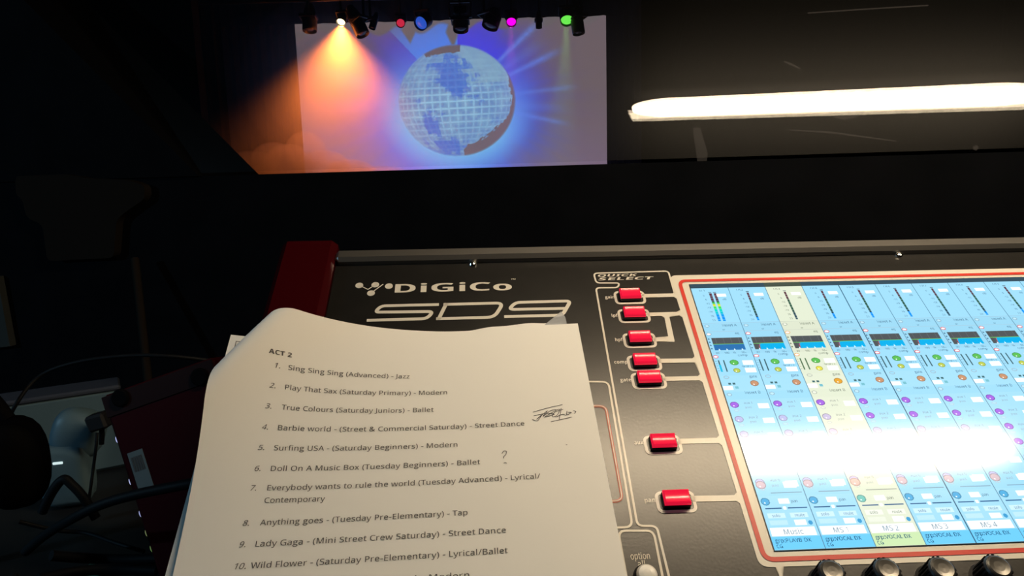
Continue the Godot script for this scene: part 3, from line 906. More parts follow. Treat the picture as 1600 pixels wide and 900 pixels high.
	obj("lettering", ribbon_mesh(round_corners(PackedVector2Array([Vector2(-0.1271, 0.0258), Vector2(-0.0892, 0.0258), Vector2(-0.0825, 0.0127), Vector2(-0.1192, 0.013), Vector2(-0.1239, 0.0194), Vector2(-0.0868, 0.0196)]), 0.0035), 0.0025, on_panel), M.print, con)

	# rotary knobs below the screen, and the pale round button
	var kp := PackedVector2Array([Vector2(0.0078, 0), Vector2(0.0078, 0.001), Vector2(0.0066, 0.002), Vector2(0.0062, 0.0125), Vector2(0.0056, 0.0136), Vector2(0.0052, 0.0138)])
	var kt := PackedVector2Array([Vector2(0.0052, 0.0132), Vector2(0.0052, 0.0139), Vector2(0.0045, 0.0144), Vector2(0.0025, 0.0141), Vector2(0, 0.014)])
	for p in [Vector2(0.0184, 0.209), Vector2(0.0447, 0.2091), Vector2(0.0708, 0.2096), Vector2(0.0975, 0.2096)]:
		var k := obj("rotary_knob", lathe_mesh(kp, 28), M.black_plastic, con)
		k.position = Vector3(p.x, 0, p.y)
		obj("knob_cap", lathe_mesh(kt, 28), mat(0.16, 0.155, 0.145, 0.32, 0.8), k)
		var st2 := begin()
		for j in 18:
			var a := TAU * j / 18
			box(st2, Transform3D(Basis(Vector3.UP, -a), Vector3(cos(a) * 0.0064, 0.0072, sin(a) * 0.0064)), Vector3(0.0008, 0.01, 0.001))
		obj("knob_grip", st2.commit(), M.rubber, k)
	var rp: Vector2 = Vector2(-0.0658, 0.2025)
	var rb := obj("round_button", lathe_mesh(PackedVector2Array([Vector2(0.0062, 0), Vector2(0.0062, 0.002), Vector2(0.005, 0.0026)]), 24), M.black_plastic, con)
	rb.position = Vector3(rp.x, 0, rp.y)
	obj("round_button_cap", lathe_mesh(PackedVector2Array([Vector2(0.005, 0.0015), Vector2(0.005, 0.0042), Vector2(0.004, 0.0052), Vector2(0.002, 0.0056), Vector2(0, 0.0057)]), 24), mat(0.7, 0.69, 0.66, 0.3), rb)

func button_cap(w: float, d: float, h: float) -> ArrayMesh:
	# dished cap: the top hollows across its depth
	var st := begin()
	var n := 10
	var sag := 0.0005
	var b := 0.0007
	var y := func(t: float) -> float: return h - sag * (1.0 - t * t)
	for k in n:
		var t0 := -1.0 + 2.0 * k / n
		var t1 := -1.0 + 2.0 * (k + 1) / n
		var z0 := t0 * (d / 2 - b)
		var z1 := t1 * (d / 2 - b)
		var n0 := Vector3(0, 1, -2.0 * sag * t0 / (d / 2 - b)).normalized()
		var n1 := Vector3(0, 1, -2.0 * sag * t1 / (d / 2 - b)).normalized()
		var x := w / 2 - b
		var y0: float = y.call(t0)
		var y1: float = y.call(t1)
		tri(st, Vector3(-x, y0, z0), Vector3(x, y0, z0), Vector3(x, y1, z1), n0, n0, n1)
		tri(st, Vector3(-x, y0, z0), Vector3(x, y1, z1), Vector3(-x, y1, z1), n0, n1, n1)
		for s in [-1.0, 1.0]:
			var m := Vector3(s, 1, 0).normalized()
			quad(st, Vector3(s * x, y0, z0), Vector3(s * x, y1, z1), Vector3(s * w / 2, y1 - b, z1), Vector3(s * w / 2, y0 - b, z0), m)
			quad(st, Vector3(s * w / 2, y0 - b, z0), Vector3(s * w / 2, y1 - b, z1), Vector3(s * w / 2, 0.002, z1), Vector3(s * w / 2, 0.002, z0), Vector3(s, 0, 0))
	for s in [-1.0, 1.0]:
		var x := w / 2 - b
		quad(st, Vector3(-x, h, s * (d / 2 - b)), Vector3(x, h, s * (d / 2 - b)), Vector3(w / 2, h - b, s * d / 2), Vector3(-w / 2, h - b, s * d / 2), Vector3(0, 1, s).normalized())
		quad(st, Vector3(-w / 2, h - b, s * d / 2), Vector3(w / 2, h - b, s * d / 2), Vector3(w / 2, 0.002, s * d / 2), Vector3(-w / 2, 0.002, s * d / 2), Vector3(0, 0, s))
		for e in [-1.0, 1.0]:
			tri(st, Vector3(e * w / 2, h - b, s * (d / 2 - b)), Vector3(e * w / 2, h - b, s * d / 2), Vector3(e * w / 2, 0.002, s * d / 2), Vector3(e, 0, 0), Vector3(e, 0, 0), Vector3(e, 0, 0))
			tri(st, Vector3(e * w / 2, h - b, s * (d / 2 - b)), Vector3(e * w / 2, 0.002, s * d / 2), Vector3(e * w / 2, 0.002, s * (d / 2 - b)), Vector3(e, 0, 0), Vector3(e, 0, 0), Vector3(e, 0, 0))
			tri(st, Vector3(e * x, h, s * (d / 2 - b)), Vector3(e * w / 2, h - b, s * (d / 2 - b)), Vector3(e * w / 2, h - b, s * d / 2), Vector3(e, 1, s).normalized(), Vector3(e, 1, s).normalized(), Vector3(e, 1, s).normalized())
	return st.commit()

func ui_picture() -> Image:
	var W := 1536
	var H := 960
	var im := Image.create(W, H, false, Image.FORMAT_RGB8)
	var names := ["Music", "MS 1", "MS 2", "MS 3", "MS 4", "MS 5", "MS 6", "MS 7", "MS 8", "MS 9", "MS 10", "MS 11"]
	for ch in 12:
		var x := ch * 128
		var sel := ch == 2
		var base := Color(0.85, 0.88, 0.79) if sel else Color(0.6, 0.83, 0.93)
		var rect := func(u0: float, v0: float, u1: float, v1: float, c: Color): im.fill_rect(Rect2i(int(x + u0 * 128), int(v0 * H), maxi(1, int((u1 - u0) * 128)), maxi(1, int((v1 - v0) * H))), c)
		var inkc := Color(0.3, 0.45, 0.55) if not sel else Color(0.42, 0.46, 0.4)
		rect.call(0, 0, 1, 1, base)
		for s in [[0.195, 0.33], [0.42, 0.485], [0.515, 0.8], [0.845, 0.935]]:
			rect.call(0, s[0], 1, s[1], base.darkened(0.025) if s[0] < 0.4 else base.lightened(0.06))
		if ch > 0 or true: rect.call(0, 0.964, 1, 1, Color(0.42, 0.78, 0.95) if not sel else Color(0.78, 0.88, 0.68))
		rect.call(0, 0, 1, 0.021, Color(0.2, 0.29, 0.34) if not sel else Color(0.27, 0.31, 0.27))
		# header and meter
		ink(im, "CH %d" % (ch + 1) if ch else "ST 1", Vector2(x + 26, 0.037 * H), 8, inkc)
		for m in ([0.44, 0.57] if ch == 0 else [0.45]):
			for k in 60:
				var t := k / 60.0
				var c := Color(0.36, 0.22, 0.27).lerp(Color(0.17, 0.33, 0.26), smoothstep(0.2, 0.35, t)).lerp(Color(0.15, 0.27, 0.34), smoothstep(0.6, 0.85, t))
				if ch == 0 and t > 0.32: c = Color(0.25, 0.75, 0.25) if t < 0.4 else Color(0.85, 0.85, 0.15) if t < 0.48 else Color(0.2, 0.85, 0.35) if t < 0.58 else Color(0.0, 0.82, 0.75).lerp(Color(0.05, 0.55, 0.95), smoothstep(0.62, 0.85, t))
				elif ch > 0 and not ch in [2, 6] and t > (0.88 if ch in [1, 7] else 0.8): c = Color(0.0, 0.55, 0.95)
				rect.call(m, 0.048 + 0.136 * t, m + (0.075 if ch == 0 else 0.055), 0.048 + 0.136 * (t + 0.02), c)
			rect.call(m - 0.01, 0.042, m + 0.07, 0.046, Color(0.3, 0.35, 0.4))
		for k in 7:
			ink(im, ["0", "-6", "-12", "-18", "-24", "-36", "-50"][k], Vector2(x + 34, (0.062 + 0.02 * k) * H), 7, inkc)
		rect.call(0.63, 0.052, 0.88, 0.067, Color(1, 1, 1))
		ink(im, "dB", Vector2(x + 96, 0.083 * H), 8, inkc)
		# insert A, eq
		rect.call(0, 0.192, 1, 0.1935, inkc.lightened(0.4))
		disc(im, Vector2(x + 14, 0.205 * H), 8, 6, inkc.lightened(0.3)); disc(im, Vector2(x + 14, 0.205 * H), 6, 4.5, base.lightened(0.3))
		ink(im, "insert A", Vector2(x + 64, 0.208 * H), 10, inkc)
		ink(im, "on", Vector2(x + 60, 0.226 * H), 6, inkc)
		rect.call(0, 0.231, 1, 0.232, inkc.lightened(0.5))
		var rc := Color(0.85, 0.3, 0.35) if ch != 2 else Color(0.85, 0.6, 0.3)
		if ch == 0: rc = inkc.lightened(0.3)
		disc(im, Vector2(x + 11, 0.242 * H), 9, 6, rc); disc(im, Vector2(x + 11, 0.242 * H), 7, 4, Color(1, 0.97, 0.97))
		ink(im, "eq", Vector2(x + 96, 0.245 * H), 9, inkc)
		rect.call(0.11, 0.26, 0.88, 0.315, Color(0.3, 0.32, 0.33))
		for k in 4: rect.call(0.11 + 0.77 * (k + 0.5) / 4.0, 0.26, 0.125 + 0.77 * (k + 0.5) / 4.0, 0.287, Color(0.4, 0.43, 0.44))
		if ch == 0:
			rect.call(0.11, 0.289, 0.88, 0.315, Color(0.16, 0.42, 0.66))
		else:
			rect.call(0.25, 0.289, 0.88, 0.315, Color(0.0, 0.66, 0.88))
			for k in 9: rect.call(0.2, 0.315 - 0.003 * (k + 1), 0.255 + 0.05 * pow(k / 8.0, 4), 0.315 - 0.003 * k, Color(0.33, 0.33, 0.36) if k < 8 else Color(0.3, 0.6, 0.3))
			for k in 8: rect.call(0.235 + 0.045 * pow(k / 8.0, 4), 0.315 - 0.003 * (k + 1), 0.258 + 0.055 * pow(k / 8.0, 4), 0.315 - 0.003 * k, Color(0.8, 0.25, 0.3))
		rect.call(0.11, 0.2865, 0.88, 0.289, Color(0.45, 0.8, 0.4))
		for k in 4:
			var tx := x + (0.22 + 0.19 * k) * 128
			fill_tri(im, Vector2(tx - 3, 0.315 * H), Vector2(tx + 3, 0.315 * H), Vector2(tx, 0.306 * H), Color(0.85, 0.95, 1.0))
			disc(im, Vector2(x + 6, (0.264 + 0.014 * k) * H), 3, 3, inkc)
		for k in 4: ink(im, ["20", "100", "1k", "10k"][k], Vector2(x + 14 + 27 * k, 0.329 * H), 7, inkc)
		# comp
		disc(im, Vector2(x + 10, 0.341 * H), 9, 6, rc if ch else Color(0.85, 0.3, 0.4)); disc(im, Vector2(x + 10, 0.341 * H), 7, 4, Color(1, 0.95, 0.95))
		ink(im, "comp", Vector2(x + 80, 0.341 * H), 9, inkc)
		for m in [0.1, 0.22]: rect.call(m, 0.357, m + 0.035, 0.405, Color(0.24, 0.37, 0.4) if not sel else Color(0.3, 0.42, 0.3))
		if ch == 0: rect.call(0.09, 0.375, 0.14, 0.405, Color(0.1, 0.7, 0.85)); 
		for k in 5: rect.call(0.03, 0.36 + 0.01 * k, 0.07, 0.362 + 0.01 * k, inkc)
		knob_dot(im, Vector2(x + 0.48 * 128, 0.367 * H), 14, 11, Color(0.35, 0.72, 0.33))
		knob_dot(im, Vector2(x + 0.48 * 128, 0.4 * H), 11, 9, Color(0.72, 0.78, 0.33) if not sel else Color(0.88, 0.85, 0.3))
		rect.call(0.68, 0.36, 0.94, 0.379, Color(1, 1, 1))
		rect.call(0.68, 0.391, 0.94, 0.41, Color(1, 1, 1))
		ink(im, "threshold", Vector2(x + 80, 0.387 * H), 6, inkc)
		# gate
		disc(im, Vector2(x + 22, 0.427 * H), 9, 6, inkc.lightened(0.45)); disc(im, Vector2(x + 22, 0.427 * H), 7, 4, base)
		ink(im, "gate", Vector2(x + 92, 0.43 * H), 9, inkc)
		knob_dot(im, Vector2(x + 0.79 * 128, 0.453 * H), 13, 11, Color(0.76, 0.56, 0.42) if not sel else Color(0.88, 0.63, 0.2))
		rect.call(0.17, 0.449, 0.24, 0.457, Color(0.25, 0.4, 0.42))
		rect.call(0.27, 0.449, 0.34, 0.457, Color(0.25, 0.4, 0.42))
		rect.call(0.02, 0.462, 0.25, 0.478, Color(1, 1, 1))
		rect.call(0.3, 0.464, 0.38, 0.474, Color(0.45, 0.72, 0.78))
		# insert B, aux rows
		disc(im, Vector2(x + 14, 0.495 * H), 8, 6, inkc.lightened(0.35)); disc(im, Vector2(x + 14, 0.495 * H), 6, 4.5, base.lightened(0.3))
		ink(im, "insert B", Vector2(x + 62, 0.494 * H), 10, inkc)
		for k in 6:
			var v := 0.534 + 0.0535 * k
			var live := k == 0 or (ch >= 3 and k == 1) or ch >= 6
			knob_dot(im, Vector2(x + 0.15 * 128, v * H), 13, 11, Color(0.62, 0.38, 0.86) if live else base.lerp(Color(0.72, 0.66, 0.86), 0.75))
			ink(im, "aux %d" % (k + 1), Vector2(x + 48, (v - 0.002) * H), 8, inkc.lightened(0.25))
			ink(im, "post", Vector2(x + 48, (v + 0.014) * H), 7, inkc.lightened(0.35))
			rect.call(0.68, v - 0.002, 0.93, v + 0.017, Color(1, 1, 1))
			disc(im, Vector2(x + 20, (v + 0.021) * H), 8, 4, inkc.lightened(0.55)); disc(im, Vector2(x + 20, (v + 0.021) * H), 6.5, 2.8, base.lightened(0.2))
		# pan, solo, mute, name
		knob_dot(im, Vector2(x + 0.15 * 128, 0.81 * H), 14, 12, Color(0.95, 0.35, 0.8) if ch >= 6 else base.lerp(Color(0.95, 0.6, 0.6), 0.55))
		rect.call(0.62, 0.803, 0.88, 0.822, Color(1, 1, 1))
		rect.call(0.3, 0.835, 0.95, 0.838, inkc.lightened(0.2))
		knob_dot(im, Vector2(x + 0.13 * 128, 0.861 * H), 12, 11, Color(0.3, 0.66, 0.85) if not sel else Color(0.45, 0.76, 0.72))
		rect.call(0.4, 0.854, 0.62, 0.87, Color(1, 1, 1))
		ink(im, "pan", Vector2(x + 84, 0.866 * H), 8, inkc)
		rect.call(0.08, 0.881, 0.42, 0.885, Color(0.13, 0.33, 0.52))
		rect.call(0.54, 0.881, 0.94, 0.885, Color(0.13, 0.33, 0.52))
		rect.call(0.45, 0.878, 0.52, 0.888, Color(1, 1, 1))
		for q in [[0.08, "solo"], [0.54, "mute"]]:
			rect.call(q[0], 0.896, q[0] + 0.36, 0.911, base.lightened(0.45))
			ink(im, q[1], Vector2(x + q[0] * 128 + 12, 0.907 * H), 8, inkc.lightened(0.1))
		rect.call(0.08, 0.917, 0.44, 0.931, base.lightened(0.3))
		rect.call(0.58, 0.917, 0.82, 0.933, Color(1, 1, 1))
		disc(im, Vector2(x + 0.9 * 128, 0.926 * H), 6, 6, Color(0.25, 0.6, 0.8))
		rect.call(0.04, 0.938, 0.94, 0.962, Color(1, 1, 1))
		ink(im, names[ch], Vector2(x + 38, 0.957 * H), 14, Color(0.5, 0.6, 0.66))
		ink(im, "grp:PLAYB DX" if ch == 0 else "grp:VOCAL DX", Vector2(x + 8, 0.979 * H), 10, Color(0.1, 0.3, 0.42), 92)
		ink(im, "CG", Vector2(x + 8, 0.994 * H), 9, Color(0.1, 0.3, 0.42))
		if ch > 0: im.fill_rect(Rect2i(x - 1, int(0.021 * H), 3 if ch == 4 else 2, H), Color(0.2, 0.36, 0.46) if ch == 4 else Color(0.33, 0.5, 0.6))
	return im

func knob_dot(im: Image, c: Vector2, rx: float, ry: float, col: Color):
	disc(im, c, rx, ry, col.darkened(0.25))
	disc(im, c, rx - 2, ry - 2, col)
	disc(im, c + Vector2(-rx * 0.2, ry * 0.35), 2.5, 2.0, Color(1, 1, 1))

# ---------------------------------------------------------------- papers
const PW := 0.21
const PH := 0.297
var lift := 0.0

func sheet_height(u: float, v: float) -> float:
	return 0.0075 + 0.06000 * pow(clampf(1.0 - u / PW, 0.0, 1.2), 3.6734) * pow(clampf(1.0 - v / PH, 0.0, 1.2), 4.5948)

func sheet_flat(u: float, v: float, h: float) -> Vector3:
	var c := cos(0.03083)
	var s := sin(0.03083)
	return Vector3(-0.0812 + (u - PW) * c + v * s, h, 0.044 - (u - PW) * s + v * c)

# a point of the top sheet: risen at its upper left, the corner itself rolled under
func sheet(p: Vector2) -> Vector3:
	var a := Vector2(0.0025, 0.055)
	var b := Vector2(0.0335, 0.0105)
	var n := Vector2(-(b - a).normalized().y, (b - a).normalized().x)
	if n.dot(-a) < 0: n = -n
	# beyond the fold line, which bends gently into the top edge
	var s := (p - a).dot(n)
	var v_top := 0.0
	if s <= 0.0: return sheet_flat(p.x, p.y, sheet_height(p.x, p.y) + lift)
	var q := p - n * s
	var base := sheet_flat(q.x, q.y, sheet_height(q.x, q.y) + lift)
	var ahead := sheet_flat(q.x + n.x * 0.001, q.y + n.y * 0.001, sheet_height(q.x + n.x * 0.001, q.y + n.y * 0.001) + lift)
	var m := (ahead - base).normalized()
	var up := (Vector3.UP - m * m.dot(Vector3.UP)).normalized()
	var R := 0.009
	var ang := minf(s / R, 2.2)
	var out := base + m * (R * sin(ang)) - up * (R * (1.0 - cos(ang)))
	if s / R > 2.2: out += (m * cos(2.2) - up * sin(2.2)) * (s - R * 2.2)
	return out

# the page's top edge runs out a little at its right
func page(p: Vector2) -> Vector3:
	return sheet(Vector2(p.x, p.y - 0.0036 * smoothstep(0.12, 0.2, p.x) * clampf(1.0 - p.y / 0.02, 0.0, 1.0)))

func sheet_ink(p: Vector2) -> Vector3:
	var e := 0.0006
	var o := sheet(p)
	var n := (sheet(p + Vector2(0, e)) - o).cross(sheet(p + Vector2(e, 0)) - o).normalized()
	return o + n * 0.00022

func grid_mesh(f: Callable, w: float, h: float, nx: int, ny: int) -> ArrayMesh:
	var st := begin()
	var P := []
	for j in ny + 1:
		for i in nx + 1: P.append(f.call(Vector2(w * i / nx, h * j / ny)))
	var N := []
	for j in ny + 1:
		for i in nx + 1:
			var dx: Vector3 = P[j * (nx + 1) + mini(i + 1, nx)] - P[j * (nx + 1) + maxi(i - 1, 0)]
			var dz: Vector3 = P[mini(j + 1, ny) * (nx + 1) + i] - P[maxi(j - 1, 0) * (nx + 1) + i]
			N.append(dz.cross(dx).normalized())
	for j in ny:
		for i in nx:
			var a := j * (nx + 1) + i
			var c := a + nx + 2
			tri(st, P[a], P[a + 1], P[c], N[a], N[a + 1], N[c])
			tri(st, P[a], P[c], P[c - 1], N[a], N[c], N[c - 1])
	return st.commit()

func papers():
	var frame := con.transform
	# the sheet underneath, its corner showing at the upper left
	var tl: Vector2 = Vector2(-0.2967, 0.0419)
	var bl: Vector2 = Vector2(-0.2917, 0.1957)
	var dn := (bl - tl).normalized()
	var tr: Vector2 = Vector2(-0.2728, 0.0459)
	var ac := (tr - tl).normalized()
	var under := thing("paper_sheet", frame, "pale sheet with a ruled border under the song list, corner showing at its left", "paper")
	var fu := func(p: Vector2) -> Vector3:
		var q := tl + ac * p.x + dn * p.y
		return Vector3(q.x, 0.0064, q.y)
	obj("sheet", grid_mesh(fu, 0.2, 0.28, 4, 4), M.paper, under)
	var rule := func(p: Vector2) -> Vector3:
		var q := tl + ac * p.x + dn * p.y
		return Vector3(q.x, 0.0066, q.y)
	obj("ruled_border", ribbon_mesh(PackedVector2Array([Vector2(0.0045, 0.27), Vector2(0.0045, 0.005), Vector2(0.05, 0.005)]), 0.0005, rule), M.print_ink, under)
	# sheets behind the list's top edge
	var cr := thing("paper_sheet", frame, "crumpled sheet peeping out behind the song list's upper right edge", "paper")
	var e0: Vector2 = Vector2(-0.1667, 0.0462)
	var e1: Vector2 = Vector2(-0.0887, 0.0389)
	var fc := func(p: Vector2) -> Vector3:
		var along := (e1 - e0).normalized()
		var back := Vector2(-along.y, along.x)
		var t := p.x / e0.distance_to(e1)
		var q := e0 + along * p.x + back * (p.y - 0.0022 * smoothstep(0.0, 0.5, t) * (1.0 - smoothstep(0.7, 1.0, t)))
		return Vector3(q.x, 0.0066 + 0.0003 * (1.0 + sin(t * 21.0)) * maxf(0.0, 1.0 - p.y / 0.03), q.y)
	obj("sheet", grid_mesh(fc, e0.distance_to(e1) - 0.002, 0.05, 60, 20), M.paper, cr)
	var sl := thing("plastic_sleeve", frame, "corner of a clear plastic sleeve sticking out above the song list", "sleeve")
	var film := StandardMaterial3D.new()
	film.transparency = BaseMaterial3D.TRANSPARENCY_ALPHA
	film.albedo_color = Color(0.75, 0.77, 0.8, 0.42)
	film.roughness = 0.3
	obj("sleeve_corner", prism_mesh(PackedVector2Array([Vector2(-0.1033, 0.0418), Vector2(-0.0907, 0.0292), Vector2(-0.0887, 0.0344), Vector2(-0.0872, 0.0522), Vector2(-0.1032, 0.0517)]), 0.00732, 0.00742), film, sl)

	var top := thing("song_list", frame, "white printed page listing the songs of the second act, corner curled", "paper")
	obj("sheet", grid_mesh(page, PW, PH, 90, 110), M.paper, top)
	var rows := [
		["1.", "Sing Sing Sing (Advanced) - Jazz", 0.0365, 0.1059], ["2.", "Play That Sax (Saturday Primary) - Modern", 0.0483, 0.1274], ["3.", "True Colours (Saturday Juniors) - Ballet", 0.0602, 0.1197],
		["4.", "Barbie world - (Street & Commercial Saturday) - Street Dance", 0.0722, 0.1697], ["5.", "Surfing USA - (Saturday Beginners) - Modern", 0.0838, 0.1325], ["6.", "Doll On A Music Box (Tuesday Beginners) - Ballet", 0.0954, 0.1442],
		["7.", "Everybody wants to rule the world (Tuesday Advanced) - Lyrical/", 0.106, 0.1751], ["", "Contemporary", 0.1127, 0.0655], ["8.", "Anything goes - (Tuesday Pre-Elementary) - Tap", 0.1243, 0.1367],
		["9.", "Lady Gaga - (Mini Street Crew Saturday) - Street Dance", 0.135, 0.1551], ["10.", "Wild Flower - (Saturday Pre-Elementary) - Lyrical/Ballet", 0.1456, 0.1553], ["11.", "Dance Away - (Saturday Juniors) - Modern", 0.1565, 0.1365]]
	obj("heading", text_mesh("ACT 2", Vector2(0.0286, 0.0289), 0.0118, 0.0026, sheet_ink, 0.0, true), M.print_ink, top)
	var left := [Vector2(0.0392, 0.0353), Vector2(0.0386, 0.0465), Vector2(0.038, 0.0579), Vector2(0.0374, 0.0699), Vector2(0.0368, 0.0817), Vector2(0.0367, 0.0935), Vector2(0.0364, 0.1047), Vector2(0.036, 0.1106), Vector2(0.0356, 0.1223), Vector2(0.0352, 0.1332), Vector2(0.0347, 0.1432), Vector2(0.0344, 0.1532)]
	var nums := [Vector2(0.0318, 0.0364), Vector2(0.0305, 0.0473), Vector2(0.0296, 0.0584), Vector2(0.0292, 0.0693), Vector2(0.0288, 0.0812), Vector2(0.0285, 0.0929), Vector2(0.0279, 0.1043), Vector2(0.0279, 0.1043), Vector2(0.0273, 0.122), Vector2(0.0274, 0.1332), Vector2(0.0269, 0.1437), Vector2(0.027, 0.1536)]
	for k in rows.size():
		var r: Array = rows[k]
		obj("printed_line", text_mesh(r[1], Vector2(left[k].x, r[2]), r[3] - left[k].x, 0.0029, sheet_ink), M.print_ink, top)
		if r[0]: obj("printed_number", text_mesh(r[0], Vector2(nums[k].x, r[2]), 0.0031 if k < 10 else 0.0056, 0.0029, sheet_ink, 0.25), M.print_ink, top)
	var pen := func(list: Array):
		var st := begin()
		for q in list: ribbon(st, round_corners(q, 0.003), 0.00032, sheet_ink, Vector3.UP)
		return st.commit()
	obj("handwritten_note", pen.call([PackedVector2Array([Vector2(0.1752, 0.0635), Vector2(0.1846, 0.0608), Vector2(0.1924, 0.0593)]), PackedVector2Array([Vector2(0.1845, 0.0707), Vector2(0.1908, 0.0694), Vector2(0.1965, 0.0682)]),
		PackedVector2Array([Vector2(0.1744, 0.0684), Vector2(0.1771, 0.07), Vector2(0.1809, 0.0646), Vector2(0.1757, 0.0695), Vector2(0.1844, 0.0621), Vector2(0.1795, 0.0678), Vector2(0.1851, 0.0629), Vector2(0.1884, 0.0624)]), PackedVector2Array([Vector2(0.181, 0.0674), Vector2(0.1872, 0.0636), Vector2(0.191, 0.0617), Vector2(0.1886, 0.0668), Vector2(0.1852, 0.0677), Vector2(0.1871, 0.0641), Vector2(0.1924, 0.0626)]), PackedVector2Array([Vector2(0.1914, 0.0617), Vector2(0.1893, 0.0695)]), PackedVector2Array([Vector2(0.1874, 0.0678), Vector2(0.192, 0.0657), Vector2(0.1936, 0.0672), Vector2(0.1947, 0.0628), Vector2(0.1936, 0.0672), Vector2(0.1971, 0.0649), Vector2(0.195, 0.0648)]),
		PackedVector2Array([Vector2(0.198, 0.0639), Vector2(0.1997, 0.0645), Vector2(0.1981, 0.0659)]), PackedVector2Array([Vector2(0.1754, 0.066), Vector2(0.182, 0.0646), Vector2(0.1884, 0.0656), Vector2(0.1817, 0.0673)])]), M.pen_ink, top)
	obj("handwritten_note", pen.call([PackedVector2Array([Vector2(0.156, 0.0897), Vector2(0.1571, 0.0879), Vector2(0.1587, 0.0882), Vector2(0.1582, 0.0904), Vector2(0.1566, 0.0918), Vector2(0.1568, 0.0926)]), PackedVector2Array([Vector2(0.1566, 0.0956), Vector2(0.1574, 0.0952), Vector2(0.1582, 0.0957)])]), M.pen_ink, top)
	obj("pen_dot", pen.call([PackedVector2Array([Vector2(0.1909, 0.0861), Vector2(0.1913, 0.0864), Vector2(0.1916, 0.0862)])]), M.pen_ink, top)

# ---------------------------------------------------------------- left of the console
func left_desk():
	# red audio interface standing on its end
	var tl := Vector3(-0.3086, 1.0929, -0.53)
	var tr := Vector3(-0.2285, 1.119, -0.53)
	var x := (tr - tl).normalized()
	var z := Vector3(0.1, 0.25, 1.0)
	z = (z - x * z.dot(x)).normalized()
	var y := z.cross(x)
	var L := 0.158
	var w := 0.09
	var d := 0.045
	var ai := thing("audio_interface", Transform3D(Basis(x, y, z), tl + x * w / 2 - y * L / 2 - z * d / 2), "dark red metal audio interface standing on end beside the song list", "audio interface")
	obj("case", box_mesh(Vector3(w, L, d), 0.003), mat(0.035, 0.0015, 0.004, 0.5, 0.0, 0.2), ai)
	obj("end_band", box_mesh(Vector3(w - 0.001, 0.016, 0.0015), 0.0004, Vector3(0, L / 2 - 0.009, d / 2)), mat(0.022, 0.01, 0.011, 0.6, 0.0, 0.2), ai)
	for p in [Vector2(-w / 2 + 0.015, L / 2 - 0.006), Vector2(-w / 2 + 0.077, L / 2 - 0.011), Vector2(-w / 2 + 0.015, -L / 2 + 0.014), Vector2(-w / 2 + 0.075, -L / 2 + 0.014)]:
		obj("rubber_foot", lathe_mesh(PackedVector2Array([Vector2(0.0068, 0), Vector2(0.0066, 0.002), Vector2(0.0055, 0.0028), Vector2(0, 0.0028)]), 20, Transform3D(Basis(Vector3.RIGHT, PI / 2), Vector3(p.x, p.y, d / 2))), M.rubber, ai)
	var lab := obj("sticker", box_mesh(Vector3(0.012, 0.031, 0.0004), 0, Vector3(-w / 2 + 0.0125, 0.017, d / 2 + 0.0002)), mat(0.16, 0.2, 0.21, 0.6), ai)
	for k in 5:
		obj("sticker_print", box_mesh(Vector3(0.0012, 0.011, 0.0002), 0, Vector3(-w / 2 + 0.0088 + 0.0018 * k, 0.023, d / 2 + 0.0005)), M.print_ink, ai)
	for q in [[0.045, Color(0.5, 0.55, 1.0), 0.8], [0.012, Color(0.55, 0.6, 1.0), 0.7], [-0.013, Color(0.5, 0.55, 1.0), 0.6], [-0.028, Color(0.6, 0.75, 0.3), 0.2], [-0.04, Color(0.3, 0.55, 0.15), 0.25]]:
		obj("led", pebble_mesh(Vector3(0.003, 0.0058, 0.004), 2.5, Transform3D(Basis.IDENTITY, Vector3(-w / 2 - 0.0006, q[0], d / 2 - 0.006))), lens_mat(q[1].r, q[1].g, q[1].b, q[2]), ai)

	# pale socket box and the plug-in adapter before it
	var bl := Vector3(-0.5224, 1.0262, -0.72)
	var br := Vector3(-0.4429, 1.0275, -0.765)
	var bx := (br - bl)
	bx.y = 0
	bx = bx.normalized()
	var bz := bx.cross(Vector3.UP)
	var hgt := br.y - 0.937
	var sb := thing("socket_box", Transform3D(Basis(bx, Vector3.UP, bz), Vector3((bl.x + br.x) / 2 - 0.02, 0.936, (bl.z + br.z) / 2) - bz * 0.022), "pale plastic socket box at the far left behind the plug adapter", "socket box")
	obj("box_shell", box_mesh(Vector3(0.16, hgt, 0.04), 0.004, Vector3(0, hgt / 2, 0)), M.dimmed_white_plastic, sb)
	obj("box_lid", box_mesh(Vector3(0.162, 0.006, 0.042), 0.002, Vector3(0, hgt + 0.001, 0)), mat(0.05, 0.06, 0.085, 0.5), sb)
	var ac := Vector3(-0.4424, 0.9668, -0.69)
	ac.y = 0.936
	var ad := thing("power_adapter", Transform3D(Basis(Vector3.UP, 0.25).scaled(Vector3.ONE * 1.12), ac), "white plug-in power adapter with a lit slot, left of the red box", "adapter")
	obj("adapter_body", pebble_mesh(Vector3(0.04, 0.056, 0.03), 5.0, Transform3D(Basis.IDENTITY, Vector3(0, 0.03, 0))), M.dimmed_white_plastic, ad)
	obj("plug_head", pebble_mesh(Vector3(0.042, 0.042, 0.03), 3.0, Transform3D(Basis(Vector3.BACK, -0.35), Vector3(0.011, 0.064, -0.004))), M.dimmed_white_plastic, ad)
	obj("indicator_light", box_mesh(Vector3(0.0078, 0.0022, 0.001), 0.0004, Vector3(-0.002, 0.0445, 0.0152)), lens_mat(0.75, 0.95, 0.95, 0.9), ad)
	var bp := Vector3(-0.3941, 1.0277, -0.67)
	var pl := thing("plug", Transform3D(Basis(Vector3.BACK, 0.25).scaled(Vector3.ONE * 1.1), bp), "small black plug at the upper right of the white adapter", "plug")
	obj("plug_body", box_mesh(Vector3(0.017, 0.014, 0.014), 0.002), M.black_plastic, pl)
